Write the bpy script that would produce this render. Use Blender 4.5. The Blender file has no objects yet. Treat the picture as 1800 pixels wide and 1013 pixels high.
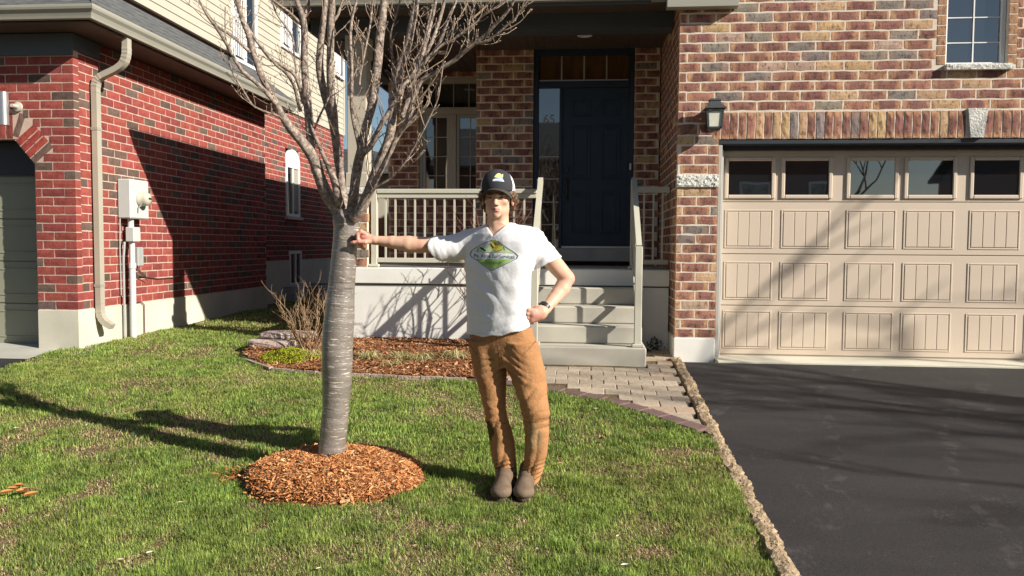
import bpy, bmesh, math, random
import numpy as np
from mathutils import Vector, Matrix
from mathutils.bvhtree import BVHTree

random.seed(7); np.random.seed(7)
R = math.radians
scn = bpy.context.scene
col = scn.collection

# ------------------------------------------------------------------ camera, sky, sun, exposure
CAM = Vector((0.0, 0.0, 1.09))
AX = Vector((0.99582676, -0.01111882, 0.09058389))    # world X seen in camera axes
AY = Vector((0.09104387, 0.05217514, -0.99447914))
AZ = Vector((0.00633121, 0.99857605, 0.0529697))
FOC = 1420.0
cam_rot = Matrix((AX, AY, AZ))                          # camera -> world
cd = bpy.data.cameras.new('camera'); cam = bpy.data.objects.new('camera', cd); col.objects.link(cam)
cam.matrix_world = Matrix.Translation(CAM) @ cam_rot.to_4x4()
cd.sensor_width = 36.0; cd.lens = 36.0 * FOC / 1800.0; cd.clip_start = 0.05; cd.clip_end = 2000
scn.camera = cam

SUN = Vector((1.0, -0.46, 0.59))                        # towards the sun
w = bpy.data.worlds.new('World'); scn.world = w; w.use_nodes = True
sk = w.node_tree.nodes.new('ShaderNodeTexSky'); sk.sky_type = 'NISHITA'; sk.sun_disc = False
sk.sun_elevation = math.atan2(SUN.z, math.hypot(SUN.x, SUN.y)); sk.sun_rotation = math.atan2(SUN.x, SUN.y)
sk.air_density = 1.0; sk.dust_density = 0.6; sk.ozone_density = 1.6
w.node_tree.links.new(sk.outputs[0], w.node_tree.nodes['Background'].inputs[0])
w.node_tree.nodes['Background'].inputs[1].default_value = 0.052
sd = bpy.data.lights.new('sun', 'SUN'); sun = bpy.data.objects.new('sun', sd); col.objects.link(sun)
sd.energy = 5.0; sd.angle = R(0.53); sd.color = (1.0, 0.93, 0.82)
sun.rotation_euler = SUN.to_track_quat('Z', 'Y').to_euler()
scn.view_settings.view_transform = 'Standard'; scn.view_settings.look = 'None'
scn.view_settings.exposure = 0.68; scn.view_settings.gamma = 1.0
scn.view_settings.use_curve_mapping = False
scn.cycles.max_bounces = 8; scn.cycles.diffuse_bounces = 3; scn.cycles.glossy_bounces = 3
scn.cycles.transparent_max_bounces = 6

def at(px, py, x=None, y=None, z=None):
    """A surveyed direction turned into the point where it meets a known plane."""
    r = cam_rot @ Vector((px - 900.0, -(py - 506.5), -FOC))
    if y is not None: t = y / r.y
    elif x is not None: t = x / r.x
    else: t = (z - CAM.z) / r.z
    return r * t + CAM

def gz(x, y):
    """Height of the ground."""
    x = np.asarray(x, float); y = np.asarray(y, float)
    z = 0.072 * (y - 8.0)
    z = np.where(y > 8.0, np.minimum(0.018 * (y - 8.0), 0.05), z)
    z = np.where(y < -2.6, -0.763 + 0 * z, z)
    return z

# ------------------------------------------------------------------ helpers: properties, meshes
def tag(o, label=None, cat=None, group=None, kind=None):
    if label: o['label'] = label
    if cat: o['category'] = cat
    if group: o['group'] = group
    if kind: o['kind'] = kind
    return o

def thing(name, label, cat, loc=(0, 0, 0), group=None):
    o = bpy.data.objects.new(name, None); col.objects.link(o); o.location = loc
    o.empty_display_size = 0.1
    return tag(o, label, cat, group)

class MB:
    def __init__(s): s.v = []; s.f = []; s.uv = None
    def quad(s, a, b, c, d):
        n = len(s.v); s.v += [tuple(a), tuple(b), tuple(c), tuple(d)]; s.f.append((n, n+1, n+2, n+3)); return s
    def poly(s, pts):
        n = len(s.v); s.v += [tuple(p) for p in pts]; s.f.append(tuple(range(n, n+len(pts)))); return s
    def box(s, x0, x1, y0, y1, z0, z1, bev=0.0):
        if x1 < x0: x0, x1 = x1, x0
        if y1 < y0: y0, y1 = y1, y0
        if z1 < z0: z0, z1 = z1, z0
        if bev <= 0:
            n = len(s.v)
            s.v += [(x, y, z) for z in (z0, z1) for y in (y0, y1) for x in (x0, x1)]
            s.f += [tuple(n+i for i in q) for q in ((0,2,3,1),(4,5,7,6),(0,1,5,4),(2,6,7,3),(0,4,6,2),(1,3,7,5))]
            return s
        b = min(bev, (x1-x0)*.45, (y1-y0)*.45, (z1-z0)*.45)
        bm = bmesh.new(); bmesh.ops.create_cube(bm, size=1.0)
        for vv in bm.verts:
            vv.co = Vector(((x0+x1)/2 + vv.co.x*(x1-x0), (y0+y1)/2 + vv.co.y*(y1-y0), (z0+z1)/2 + vv.co.z*(z1-z0)))
        bmesh.ops.bevel(bm, geom=bm.edges[:], offset=b, segments=1, affect='EDGES')
        s.bm(bm); return s
    def bm(s, bm):
        n = len(s.v); bm.verts.index_update()
        s.v += [tuple(v.co) for v in bm.verts]; s.f += [tuple(n+v.index for v in f.verts) for f in bm.faces]; bm.free()
        return s
    def tube(s, pts, rad, n=8, cap=True, squash=None):
        pts = [Vector(p) for p in pts]; m = len(pts)
        rad = [rad]*m if isinstance(rad, (int, float)) else list(rad)
        t0 = (pts[1]-pts[0]).normalized()
        up = Vector((0, 0, 1)) if abs(t0.z) < .9 else Vector((0, 1, 0))
        u = t0.cross(up).normalized(); base = len(s.v)
        for i, p in enumerate(pts):
            t = (pts[min(i+1, m-1)] - pts[max(i-1, 0)]).normalized()
            u = (u - t*u.dot(t)).normalized(); v = t.cross(u)
            for k in range(n):
                a = 2*math.pi*k/n
                s.v.append(tuple(p + (u*math.cos(a) + v*math.sin(a)*(squash or 1))*rad[i]))
        for i in range(m-1):
            for k in range(n):
                a = base+i*n+k; b = base+i*n+(k+1) % n
                s.f.append((a, b, b+n, a+n))
        if cap:
            s.f.append(tuple(base+k for k in reversed(range(n)))); s.f.append(tuple(base+(m-1)*n+k for k in range(n)))
        return s
    def bar(s, a, b, wx, wy):
        """square bar from a to b"""
        a = Vector(a); b = Vector(b); t = (b-a).normalized()
        up = Vector((0, 0, 1)) if abs(t.z) < .95 else Vector((0, 1, 0))
        u = t.cross(up).normalized(); v = u.cross(t).normalized()
        n = len(s.v)
        for p in (a, b):
            for (i, j) in ((-1,-1),(1,-1),(1,1),(-1,1)):
                s.v.append(tuple(p + u*(i*wx/2) + v*(j*wy/2)))
        s.f += [(n,n+1,n+5,n+4),(n+1,n+2,n+6,n+5),(n+2,n+3,n+7,n+6),(n+3,n,n+4,n+7),(n+3,n+2,n+1,n),(n+4,n+5,n+6,n+7)]
        return s
    def lathe(s, c, prof, n=20, axis='z'):
        base = len(s.v); c = Vector(c)
        for (r, h) in prof:
            for k in range(n):
                a = 2*math.pi*k/n; x = r*math.cos(a); y = r*math.sin(a)
                p = Vector((x, y, h)) if axis == 'z' else (Vector((x, h, y)) if axis == 'y' else Vector((h, x, y)))
                s.v.append(tuple(c+p))
        for i in range(len(prof)-1):
            for k in range(n):
                a = base+i*n+k; b = base+i*n+(k+1) % n
                s.f.append((a, b, b+n, a+n))
        s.f.append(tuple(base+k for k in reversed(range(n)))); s.f.append(tuple(base+(len(prof)-1)*n+k for k in range(n)))
        return s
    def prism(s, pts, d):
        """closed outline extruded by vector d"""
        d = Vector(d); n = len(pts); b = len(s.v)
        s.v += [tuple(p) for p in pts] + [tuple(Vector(p)+d) for p in pts]
        s.f.append(tuple(b+i for i in range(n))); s.f.append(tuple(b+n+i for i in reversed(range(n))))
        for i in range(n):
            j = (i+1) % n; s.f.append((b+j, b+i, b+n+i, b+n+j))
        return s
    def mesh(s, name, smooth=False, fix=True):
        me = bpy.data.meshes.new(name); me.from_pydata(s.v, [], s.f)
        if fix:
            bm = bmesh.new(); bm.from_mesh(me); bmesh.ops.recalc_face_normals(bm, faces=bm.faces[:]); bm.to_mesh(me); bm.free()
        me.shade_smooth() if smooth else me.shade_flat()
        me.update(); return me
    def build(s, name, mat, parent=None, smooth=False, fix=True):
        return link(name, s.mesh(name, smooth, fix), mat, parent)

def link(name, me, mat, parent=None):
    o = bpy.data.objects.new(name, me); col.objects.link(o)
    if mat is not None and len(me.materials) == 0: me.materials.append(mat)
    if parent is not None:
        o.parent = parent
        g = parent.matrix_world if False else None
        o.location = -world_loc(parent)
    return o

def world_loc(o):
    l = Vector((0, 0, 0))
    while o is not None: l += Vector(o.location); o = o.parent
    return l

def fast_mesh(name, V, F, cols=None, uv=None, smooth=False):
    """V (n,3), F (m,3 or 4) numpy; cols (n,4)"""
    me = bpy.data.meshes.new(name); V = np.asarray(V, np.float32); F = np.asarray(F, np.int32); k = F.shape[1]
    me.vertices.add(len(V)); me.vertices.foreach_set('co', V.ravel())
    me.loops.add(F.size); me.loops.foreach_set('vertex_index', F.ravel())
    me.polygons.add(len(F)); me.polygons.foreach_set('loop_start', np.arange(0, F.size, k, dtype=np.int32))
    if cols is not None:
        a = me.attributes.new('tint', 'FLOAT_COLOR', 'POINT'); a.data.foreach_set('color', np.asarray(cols, np.float32).ravel())
    if uv is not None:
        u = me.uv_layers.new(name='UVMap'); u.data.foreach_set('uv', np.asarray(uv, np.float32).ravel())
    me.update(); me.validate()
    me.shade_smooth() if smooth else me.shade_flat()
    return me

def vnoise(x, y, s, seed=0):
    rs = np.random.RandomState(seed); G = rs.rand(128, 128)
    x = np.asarray(x)/s + 1000.0; y = np.asarray(y)/s + 1000.0
    xi = np.floor(x).astype(int); yi = np.floor(y).astype(int); fx = x-xi; fy = y-yi
    fx = fx*fx*(3-2*fx); fy = fy*fy*(3-2*fy); a = xi % 128; b = yi % 128; a1 = (xi+1) % 128; b1 = (yi+1) % 128
    return (G[a,b]*(1-fx)*(1-fy)+G[a1,b]*fx*(1-fy)+G[a,b1]*(1-fx)*fy+G[a1,b1]*fx*fy)

# ------------------------------------------------------------------ materials
class NT:
    def __init__(s, name):
        s.m = bpy.data.materials.new(name); s.m.use_nodes = True; s.t = s.m.node_tree
        s.b = s.t.nodes['Principled BSDF']; s.geo = None
    def n(s, typ, **kw):
        nd = s.t.nodes.new(typ)
        for k, v in kw.items(): setattr(nd, k, v)
        return nd
    def l(s, a, b): s.t.links.new(a, b)
    def pos(s):
        if s.geo is None: s.geo = s.n('ShaderNodeNewGeometry')
        return s.geo.outputs['Position']
    def mapv(s, scale, src=None, rot=(0,0,0)):
        mp = s.n('ShaderNodeMapping'); mp.inputs['Scale'].default_value = scale; mp.inputs['Rotation'].default_value = rot
        s.l(src or s.pos(), mp.inputs[0]); return mp.outputs[0]
    def noise(s, scale=5.0, detail=4.0, vec=None, rough=.55, w=None):
        nd = s.n('ShaderNodeTexNoise'); nd.inputs['Scale'].default_value = scale; nd.inputs['Detail'].default_value = detail
        nd.inputs['Roughness'].default_value = rough
        s.l(vec or s.pos(), nd.inputs['Vector']); return nd.outputs['Fac']
    def ramp(s, fac, stops):
        r = s.n('ShaderNodeValToRGB'); el = r.color_ramp.elements
        while len(el) < len(stops): el.new(.5)
        for e, (p, c) in zip(el, stops):
            e.position = p; e.color = (*c, 1) if len(c) == 3 else c
        s.l(fac, r.inputs[0]); return r.outputs[0]
    def mix(s, fac, a, b, mode='MIX'):
        m = s.n('ShaderNodeMix', data_type='RGBA', blend_type=mode)
        for i, v in ((0, fac), (6, a), (7, b)):
            if hasattr(v, 'is_linked') or hasattr(v, 'links'): s.l(v, m.inputs[i])
            else: m.inputs[i].default_value = v if i == 0 else (*v[:3], 1)
        return m.outputs[2]
    def math(s, op, a, b=0.0, clamp=False):
        m = s.n('ShaderNodeMath', operation=op, use_clamp=clamp)
        for i, v in ((0, a), (1, b)):
            if hasattr(v, 'links'): s.l(v, m.inputs[i])
            else: m.inputs[i].default_value = v
        return m.outputs[0]
    def bump(s, h, strength=.3, dist=.01, prev=None):
        b = s.n('ShaderNodeBump'); b.inputs['Strength'].default_value = strength; b.inputs['Distance'].default_value = dist
        s.l(h, b.inputs['Height'])
        if prev: s.l(prev, b.inputs['Normal'])
        return b.outputs[0]
    def out(s, color=None, rough=None, normal=None, spec=None, metal=None):
        for key, v in (('Base Color', color), ('Roughness', rough), ('Normal', normal), ('Specular IOR Level', spec), ('Metallic', metal)):
            if v is None: continue
            if hasattr(v, 'links'): s.l(v, s.b.inputs[key])
            else: s.b.inputs[key].default_value = (*v, 1) if isinstance(v, tuple) else v
        return s.m

def plain(name, c, rough=.6, var=.12, scale=6.0, bump=.0, bscale=80.0, spec=.4, metal=0.0, dist=.002, fine=0.0):
    m = NT(name); f = m.noise(scale, 6)
    a = tuple(x*(1-var) for x in c); b = tuple(min(1, x*(1+var)) for x in c)
    cc = m.ramp(f, [(.3, a), (.7, b)])
    if fine:
        cc = m.mix(m.ramp(m.noise(bscale*2, 3), [(.35, (1-fine,)*3), (.65, (1,)*3)]), (0,0,0), cc) if False else m.mix(1.0, cc, m.ramp(m.noise(bscale*2, 3), [(.35, (1-fine,)*3), (.65, (1,)*3)]), 'MULTIPLY')
    nrm = m.bump(m.noise(bscale, 5), bump, dist) if bump else None
    rr = m.math('ADD', rough, m.math('MULTIPLY', m.math('SUBTRACT', m.noise(scale*3, 3), .5), .15))
    return m.out(cc, rr, nrm, spec, metal)

def brick_mat(name, source, flash, ends=(.56,.31,.17)):
    m = NT(name)
    if source == 'object':
        oi = m.n('ShaderNodeObjectInfo'); base = oi.outputs['Color']; al = oi.outputs['Alpha']
    else:
        at_ = m.n('ShaderNodeAttribute', attribute_name='tint'); base = at_.outputs['Color']; al = at_.outputs['Alpha']
    uv = m.n('ShaderNodeUVMap', uv_map='UVMap').outputs[0]
    sx = m.n('ShaderNodeSeparateXYZ'); m.l(uv, sx.inputs[0])
    if flash:
        d = m.math('ABSOLUTE', m.math('SUBTRACT', sx.outputs[0], .5))        # 0 middle .. .5 ends
        mp = m.mapv((22, 22, 7)); streak = m.noise(1.0, 4, mp, .6)
        e = m.math('ADD', m.math('MULTIPLY', m.math('SUBTRACT', d, .29), 5.0), m.math('MULTIPLY', m.math('SUBTRACT', streak, .45), 3.8), clamp=True)
        e = m.math('MULTIPLY', e, al)
        c = m.mix(e, base, ends)
        dark = m.ramp(m.noise(24, 6, m.mapv((1, 1, .6)), .7), [(.36, (.42, .38, .38)), (.50, (1, 1, 1))])
        c = m.mix(1.0, c, dark, 'MULTIPLY')
    else:
        c = m.mix(1.0, base, m.ramp(m.noise(16, 5), [(.3, (.78, .76, .76)), (.65, (1.12, 1.1, 1.1))]), 'MULTIPLY')
        t = m.math('MULTIPLY', m.ramp(m.noise(30, 5), [(.60, (0,0,0)), (.74, (1,1,1))]), .22)
        c = m.mix(t, c, (.42, .30, .2))
    c = m.mix(1.0, c, m.ramp(m.noise(260, 3), [(.3, (.8, .8, .8)), (.6, (1, 1, 1))]), 'MULTIPLY')
    n1 = m.bump(m.noise(60, 6), .7, .006); n2 = m.bump(m.noise(400, 3), .4, .001, n1)
    return m.out(c, .88, n2, .25)

MAT = {}
def mats():
    g = MAT
    g['brickA'] = brick_mat('blended_brick', 'object', True); g['brickA_s'] = brick_mat('blended_brick_joined', 'attr', True)
    g['brickB'] = brick_mat('red_brick', 'object', False); g['brickB_s'] = brick_mat('red_brick_joined', 'attr', False)
    g['mortarA'] = plain('light_mortar', (.78,.68,.57), .95, .1, 9, .8, 240, .1, dist=.004, fine=.2)
    g['mortarB'] = plain('pink_mortar', (.60,.45,.37), .95, .12, 9, .8, 240, .1, dist=.004, fine=.2)
    g['concrete'] = plain('cast_concrete', (.50,.47,.40), .9, .14, 2.2, .5, 160, .2, dist=.002, fine=.12)
    g['concrete_white'] = plain('painted_parging', (.80,.79,.74), .85, .05, 3, .5, 90, .2, dist=.002, fine=.05)
    g['found'] = plain('foundation_concrete', (.60,.57,.47), .92, .14, 1.6, .5, 100, .2, dist=.003, fine=.1)
    g['stone'] = plain('pale_limestone', (.66,.65,.60), .9, .12, 12, 1.0, 55, .2, dist=.012, fine=.15)
    g['slab'] = plain('porch_slab', (.40,.40,.37), .9, .12, 4, .4, 160, .2, fine=.1)
    g['trim'] = plain('taupe_aluminium', (.33,.32,.27), .45, .04, 3, .0, 60, .4)
    g['rail'] = plain('clay_painted_rail', (.52,.50,.41), .5, .05, 3, .1, 60, .4, dist=.001)
    g['darktrim'] = plain('slate_grey_trim', (.075,.085,.095), .5, .08, 3, .0, 60, .4)
    g['beam'] = plain('grey_blue_cladding', (.075,.085,.10), .55, .08, 3, .0, 60, .4)
    g['soffit'] = plain('brown_soffit', (.10,.075,.06), .6, .1, 5, .0, 60, .3)
    g['header'] = plain('black_header', (.03,.035,.045), .5, .1, 5, 0, 60, .4)
    g['garage'] = plain('almond_door_steel', (.60,.50,.40), .5, .03, 2, .25, 380, .35, dist=.0008)
    g['garageB'] = plain('olive_grey_door_steel', (.27,.27,.20), .5, .04, 2, .2, 200, .35, dist=.0008)
    g['jamb'] = plain('grey_jamb', (.42,.41,.38), .5, .04, 3, 0, 60, .4)
    g['winframe'] = plain('almond_vinyl', (.46,.44,.38), .45, .04, 3, 0, 60, .4)
    g['white'] = plain('white_vinyl', (.80,.80,.78), .45, .03, 3, 0, 60, .4)
    g['navy'] = plain('navy_door_paint', (.020,.034,.055), .42, .15, 5, .1, 200, .4, dist=.0006)
    g['black'] = plain('black_metal', (.02,.02,.022), .4, .1, 10, 0, 60, .5)
    g['lampmetal'] = plain('black_painted_metal', (.05,.055,.06), .5, .15, 20, .3, 120, .5, dist=.001)
    g['alum'] = plain('brushed_aluminium', (.55,.55,.56), .35, .05, 8, 0, 60, .5, metal=.8)
    g['siding'] = plain('cream_siding', (.48,.445,.36), .6, .04, 3, .2, 60, .3, dist=.001)
    g['stucco'] = plain('beige_column', (.47,.42,.34), .7, .04, 2, .3, 120, .3, dist=.001)
    g['downspout'] = plain('taupe_downspout', (.40,.37,.30), .4, .05, 3, 0, 60, .5)
    g['meter'] = plain('pale_grey_enamel', (.50,.53,.51), .5, .05, 5, .1, 60, .4)
    g['meterglass'] = plain('meter_dome', (.50,.47,.38), .25, .1, 10, 0, 60, .5)
    g['pvc'] = plain('grey_plastic_pipe', (.55,.56,.56), .45, .05, 5, 0, 60, .5)
    g['pvc_dark'] = plain('dark_grey_box', (.34,.35,.34), .6, .1, 5, 0, 60, .4)
    g['cable'] = plain('rusty_cable', (.12,.05,.04), .6, .1, 5, 0, 60, .4)
    g['inner'] = plain('interior_dark', (.012,.012,.014), .9, .3, 3)
    g['brownboard'] = plain('brown_interior', (.20,.09,.03), .8, .25, 4)
    g['blind'] = plain('cream_blind', (.34,.32,.26), .8, .05, 4)
    g['body'] = plain('brown_wall', (.20,.11,.08), .9, .1, 4)
    g['peony'] = plain('bare_twigs', (.30,.20,.12), .85, .25, 20, .4, 150, .2)
    g['peony_red'] = plain('reddish_twigs', (.17,.085,.06), .8, .25, 20, .4, 150, .2)
    g['boulder'] = plain('tan_ledgestone', (.46,.37,.29), .92, .2, 8, 1.0, 40, .2, dist=.012, fine=.15)
    g['sidewalkc'] = plain('walk_concrete', (.46,.45,.40), .9, .1, 2, .4, 120, .2, fine=.1)

    # glass: mirror-like pane over a dark room
    m = NT('window_glass'); m.b.inputs['IOR'].default_value = 2.7
    g['glass'] = m.out((.010,.012,.015), .015, m.bump(m.noise(1.4, 2), .035, .02), .5)
    m = NT('milky_glass'); m.b.inputs['Transmission Weight'].default_value = 0.0
    g['milky'] = m.out(m.ramp(m.noise(20, 3), [(.3, (.60,.60,.50)), (.7, (.70,.70,.60))]), .3, None, .5)
    m = NT('door_glass_warm'); m.b.inputs['IOR'].default_value = 1.7
    g['warmglass'] = m.out(m.ramp(m.noise(3, 4, m.mapv((6,1,1))), [(.3, (.07,.032,.012)), (.7, (.13,.065,.024))]), .05, None, .5)
    m = NT('frosted_number'); g['etched'] = m.out((.30,.33,.36), .6, None, .4)

    # shingles
    m = NT('grey_shingles')
    c = m.ramp(m.noise(7, 6, m.mapv((1, 1, 6))), [(.3, (.075,.080,.085)), (.7, (.17,.175,.175))])
    c = m.mix(1.0, c, m.ramp(m.noise(150, 3), [(.3, (.6,.6,.6)), (.7, (1.2,1.2,1.2))]), 'MULTIPLY')
    g['shingle'] = m.out(c, .95, m.bump(m.noise(150, 4), .8, .004), .15)

    # asphalt driveway
    m = NT('asphalt')
    c = m.ramp(m.noise(1.1, 6, m.mapv((.6, 2.2, 1)), .65), [(.32, (.024,.024,.027)), (.68, (.044,.041,.041))])
    agg = m.mix(1.0, m.ramp(m.noise(420, 2), [(.42, (.55,.55,.55)), (.75, (1.8,1.75,1.7))]), m.ramp(m.noise(95, 4, None, .75), [(.35, (.68,.68,.69)), (.68, (1.45,1.42,1.4))]), 'MULTIPLY')
    c = m.mix(1.0, c, agg, 'MULTIPLY')
    sc_ = m.math('MULTIPLY', m.ramp(m.noise(2.1, 9, m.mapv((1.5, .8, 1), rot=(0, 0, .7)), .75), [(.54, (0,0,0)), (.70, (1,1,1))]),
                 m.ramp(m.noise(45, 4), [(.48, (0,0,0)), (.72, (1,1,1))]))
    c = m.mix(m.math('MULTIPLY', sc_, .5), c, (.22,.215,.20))
    vo = m.n('ShaderNodeTexVoronoi'); vo.inputs['Scale'].default_value = 42; m.l(m.pos(), vo.inputs['Vector'])
    sp = m.math('MULTIPLY', m.ramp(vo.outputs['Distance'], [(.06, (1,1,1)), (.11, (0,0,0))]), m.ramp(m.noise(3.3, 5), [(.55, (0,0,0)), (.68, (1,1,1))]))
    c = m.mix(m.math('MULTIPLY', sp, .8), c, (.40,.38,.33))
    wv_ = m.n('ShaderNodeTexWave'); wv_.inputs['Scale'].default_value = .35; wv_.inputs['Distortion'].default_value = 9; wv_.inputs['Detail'].default_value = 5; m.l(m.mapv((1, .7, 1), rot=(0, 0, .5)), wv_.inputs['Vector'])
    c = m.mix(m.math('MULTIPLY', m.ramp(wv_.outputs['Fac'], [(.965, (0,0,0)), (.985, (1,1,1))]), m.math('MULTIPLY', m.ramp(m.noise(9, 6), [(.5, (0,0,0)), (.62, (1,1,1))]), .16)), c, (.20,.19,.18))
    g['asphalt'] = m.out(c, .72, m.bump(m.noise(300, 4), .9, .004), .35)

    # soil and thatch below the grass
    m = NT('lawn_soil')
    c = m.ramp(m.noise(9, 8, None, .7), [(.30, (.07,.06,.025)), (.48, (.16,.125,.06)), (.66, (.33,.25,.14))])
    c = m.mix(m.ramp(m.noise(70, 4), [(.35, (0,0,0)), (.7, (1,1,1))]), c, (.17,.12,.07))
    g['soil'] = m.out(c, .95, m.bump(m.noise(60, 6), .9, .03), .1)
    m = NT('brown_mulch_ground')
    c = m.ramp(m.noise(45, 8, m.mapv((1, 2, 1)), .7), [(.3, (.05,.018,.008)), (.5, (.17,.06,.025)), (.7, (.30,.13,.05))])
    g['mulchbase'] = m.out(c, .95, m.bump(m.noise(50, 6), .9, .03), .1)

    def attr_mat(name, rough, spec, bumps=None, trans=0.0, var=None):
        m = NT(name); a = m.n('ShaderNodeAttribute', attribute_name='tint').outputs['Color']
        if var: a = m.mix(1.0, a, m.ramp(m.noise(var[0], 4), [(.3, (1-var[1],)*3), (.7, (1+var[1],)*3)]), 'MULTIPLY')
        nrm = None
        for (sc, st, di) in (bumps or []): nrm = m.bump(m.noise(sc, 4), st, di, nrm)
        mt = m.out(a, rough, nrm, spec)
        if trans:
            tr = m.n('ShaderNodeBsdfTranslucent'); m.l(a, tr.inputs['Color'])
            ms = m.n('ShaderNodeMixShader'); ms.inputs[0].default_value = trans
            m.l(m.b.outputs[0], ms.inputs[1]); m.l(tr.outputs[0], ms.inputs[2])
            m.l(ms.outputs[0], m.t.nodes['Material Output'].inputs['Surface'])
        return mt
    g['grass'] = attr_mat('grass_blades', .5, .3, trans=.35)
    g['chips'] = attr_mat('bark_chips', .85, .2)
    g['skin'] = attr_mat('skin', .52, .4, [(220, .15, .001)], var=(30, .05))
    m = bpy.data.materials['skin'].node_tree.nodes['Principled BSDF']
    m.inputs['Subsurface Weight'].default_value = .12; m.inputs['Subsurface Radius'].default_value = (.012, .005, .003); m.inputs['Subsurface Scale'].default_value = .6
    g['cloth'] = attr_mat('white_cotton', .9, .1, [(28, .32, .010), (900, .3, .0006)])
    g['canvas'] = attr_mat('tan_canvas', .9, .1, [(22, .45, .016), (55, .45, .006), (700, .5, .0008)], var=(14, .10))
    g['boot'] = attr_mat('dusty_leather', .75, .25, [(60, .5, .004), (300, .3, .001)], var=(25, .16))
    g['hair'] = attr_mat('brown_hair', .55, .4, [(90, .6, .004)], var=(60, .35))
    g['cap'] = attr_mat('cap_fabric', .85, .15, [(500, .6, .0015)])
    g['bark'] = None

    # cherry bark: smooth silvery trunk with horizontal pores
    m = NT('silver_cherry_bark')
    a = m.n('ShaderNodeAttribute', attribute_name='tint').outputs['Color']
    sp_ = m.n('ShaderNodeSeparateColor'); m.l(a, sp_.inputs[0]); upp = sp_.outputs[0]      # 0 on the stem, 1 on the rough crown limbs
    uvm = m.n('ShaderNodeUVMap', uv_map='UVMap').outputs[0]
    lent = m.noise(1.0, 4, m.mapv((11, 120, 1), uvm), .6)
    band = m.noise(1.0, 4, m.mapv((1.6, 24, 1), uvm), .6)
    c = m.ramp(band, [(.25, (.13,.11,.095)), (.52, (.19,.165,.145)), (.75, (.28,.255,.23))])
    c = m.mix(m.ramp(lent, [(.60, (0,0,0)), (.635, (1,1,1))]), c, (.66,.58,.48))
    c = m.mix(m.ramp(m.noise(1.0, 4, m.mapv((4, 40, 1), uvm)), [(.62, (0,0,0)), (.72, (1,1,1))]), c, (.07,.05,.04))
    rough_c = m.ramp(m.noise(45, 7, None, .7), [(.34, (.06,.043,.034)), (.5, (.23,.175,.14)), (.64, (.45,.37,.30))])
    c = m.mix(upp, c, rough_c)
    b1 = m.bump(lent, .30, .004); b2 = m.bump(m.noise(70, 5), .5, .006, b1)
    mt = m.out(c, m.math('ADD', .33, m.math('MULTIPLY', upp, .45)), b2, .7)
    m.b.inputs['Coat Weight'].default_value = .55; m.b.inputs['Coat Roughness'].default_value = .38
    m.l(m.math('SUBTRACT', .6, m.math('MULTIPLY', upp, .6)), m.b.inputs['Coat Weight'])
    g['bark'] = mt
    g['twig'] = plain('young_twigs', (.36,.27,.20), .7, .35, 30, .3, 150, .3)
    g['twigbark'] = plain('plain_bark', (.16,.13,.11), .9, .25, 12, .8, 60, .2, dist=.006)
mats()

# ------------------------------------------------------------------ bricks
UP = Vector((0, 0, 1))
def brick_variants(L, H, n, rough, seed, ed=(.001, .004)):
    rs = random.Random(seed); out = []
    for k in range(n):
        V = []; F = []; UV = []; nx, nz = 4, 2
        jog = [rs.uniform(-1, 1) for _ in range(20)]
        for j in range(nz+1):
            for i in range(nx+1):
                x = -L/2 + L*i/nx; z = -H/2 + H*j/nz; y = 0.0
                edge = i in (0, nx) or j in (0, nz)
                if j in (0, nz): z += rough*rs.uniform(-1, .4)*(1 if j else -1) + rough*.6*math.sin(i*1.7+jog[0]*3)
                if i in (0, nx): x += rough*rs.uniform(-1, .3)*(1 if i else -1)
                if edge: y += rs.uniform(*ed)
                else: y -= rs.uniform(-.001, .003)*rough/.003
                V.append((x, y, z))
        for j in range(nz):
            for i in range(nx):
                a = j*(nx+1)+i; F.append((a, a+1, a+nx+2, a+nx+1))
        per = [i for i in range(nx+1)] + [j*(nx+1)+nx for j in range(1, nz+1)] + [nz*(nx+1)+i for i in range(nx-1, -1, -1)] + [j*(nx+1) for j in range(nz-1, 0, -1)]
        b = len(V)
        for p in per:
            x, y, z = V[p]; V.append((x, .092, z))
        m_ = len(per)
        for i in range(m_):
            j = (i+1) % m_; F.append((per[i], b+i, b+j, per[j]))
        uv = []
        for f in F:
            for vi in f: x, y, z = V[vi]; uv.append((min(1, max(0, x/L+.5)), min(1, max(0, z/H+.5))))
        me = bpy.data.meshes.new('brick'); me.from_pydata(V, [], F)
        u = me.uv_layers.new(name='UVMap'); u.data.foreach_set('uv', np.array(uv, np.float32).ravel()); me.shade_flat(); me.update()
        out.append((me, np.array(V), F, np.array(uv)))
    return out

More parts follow.
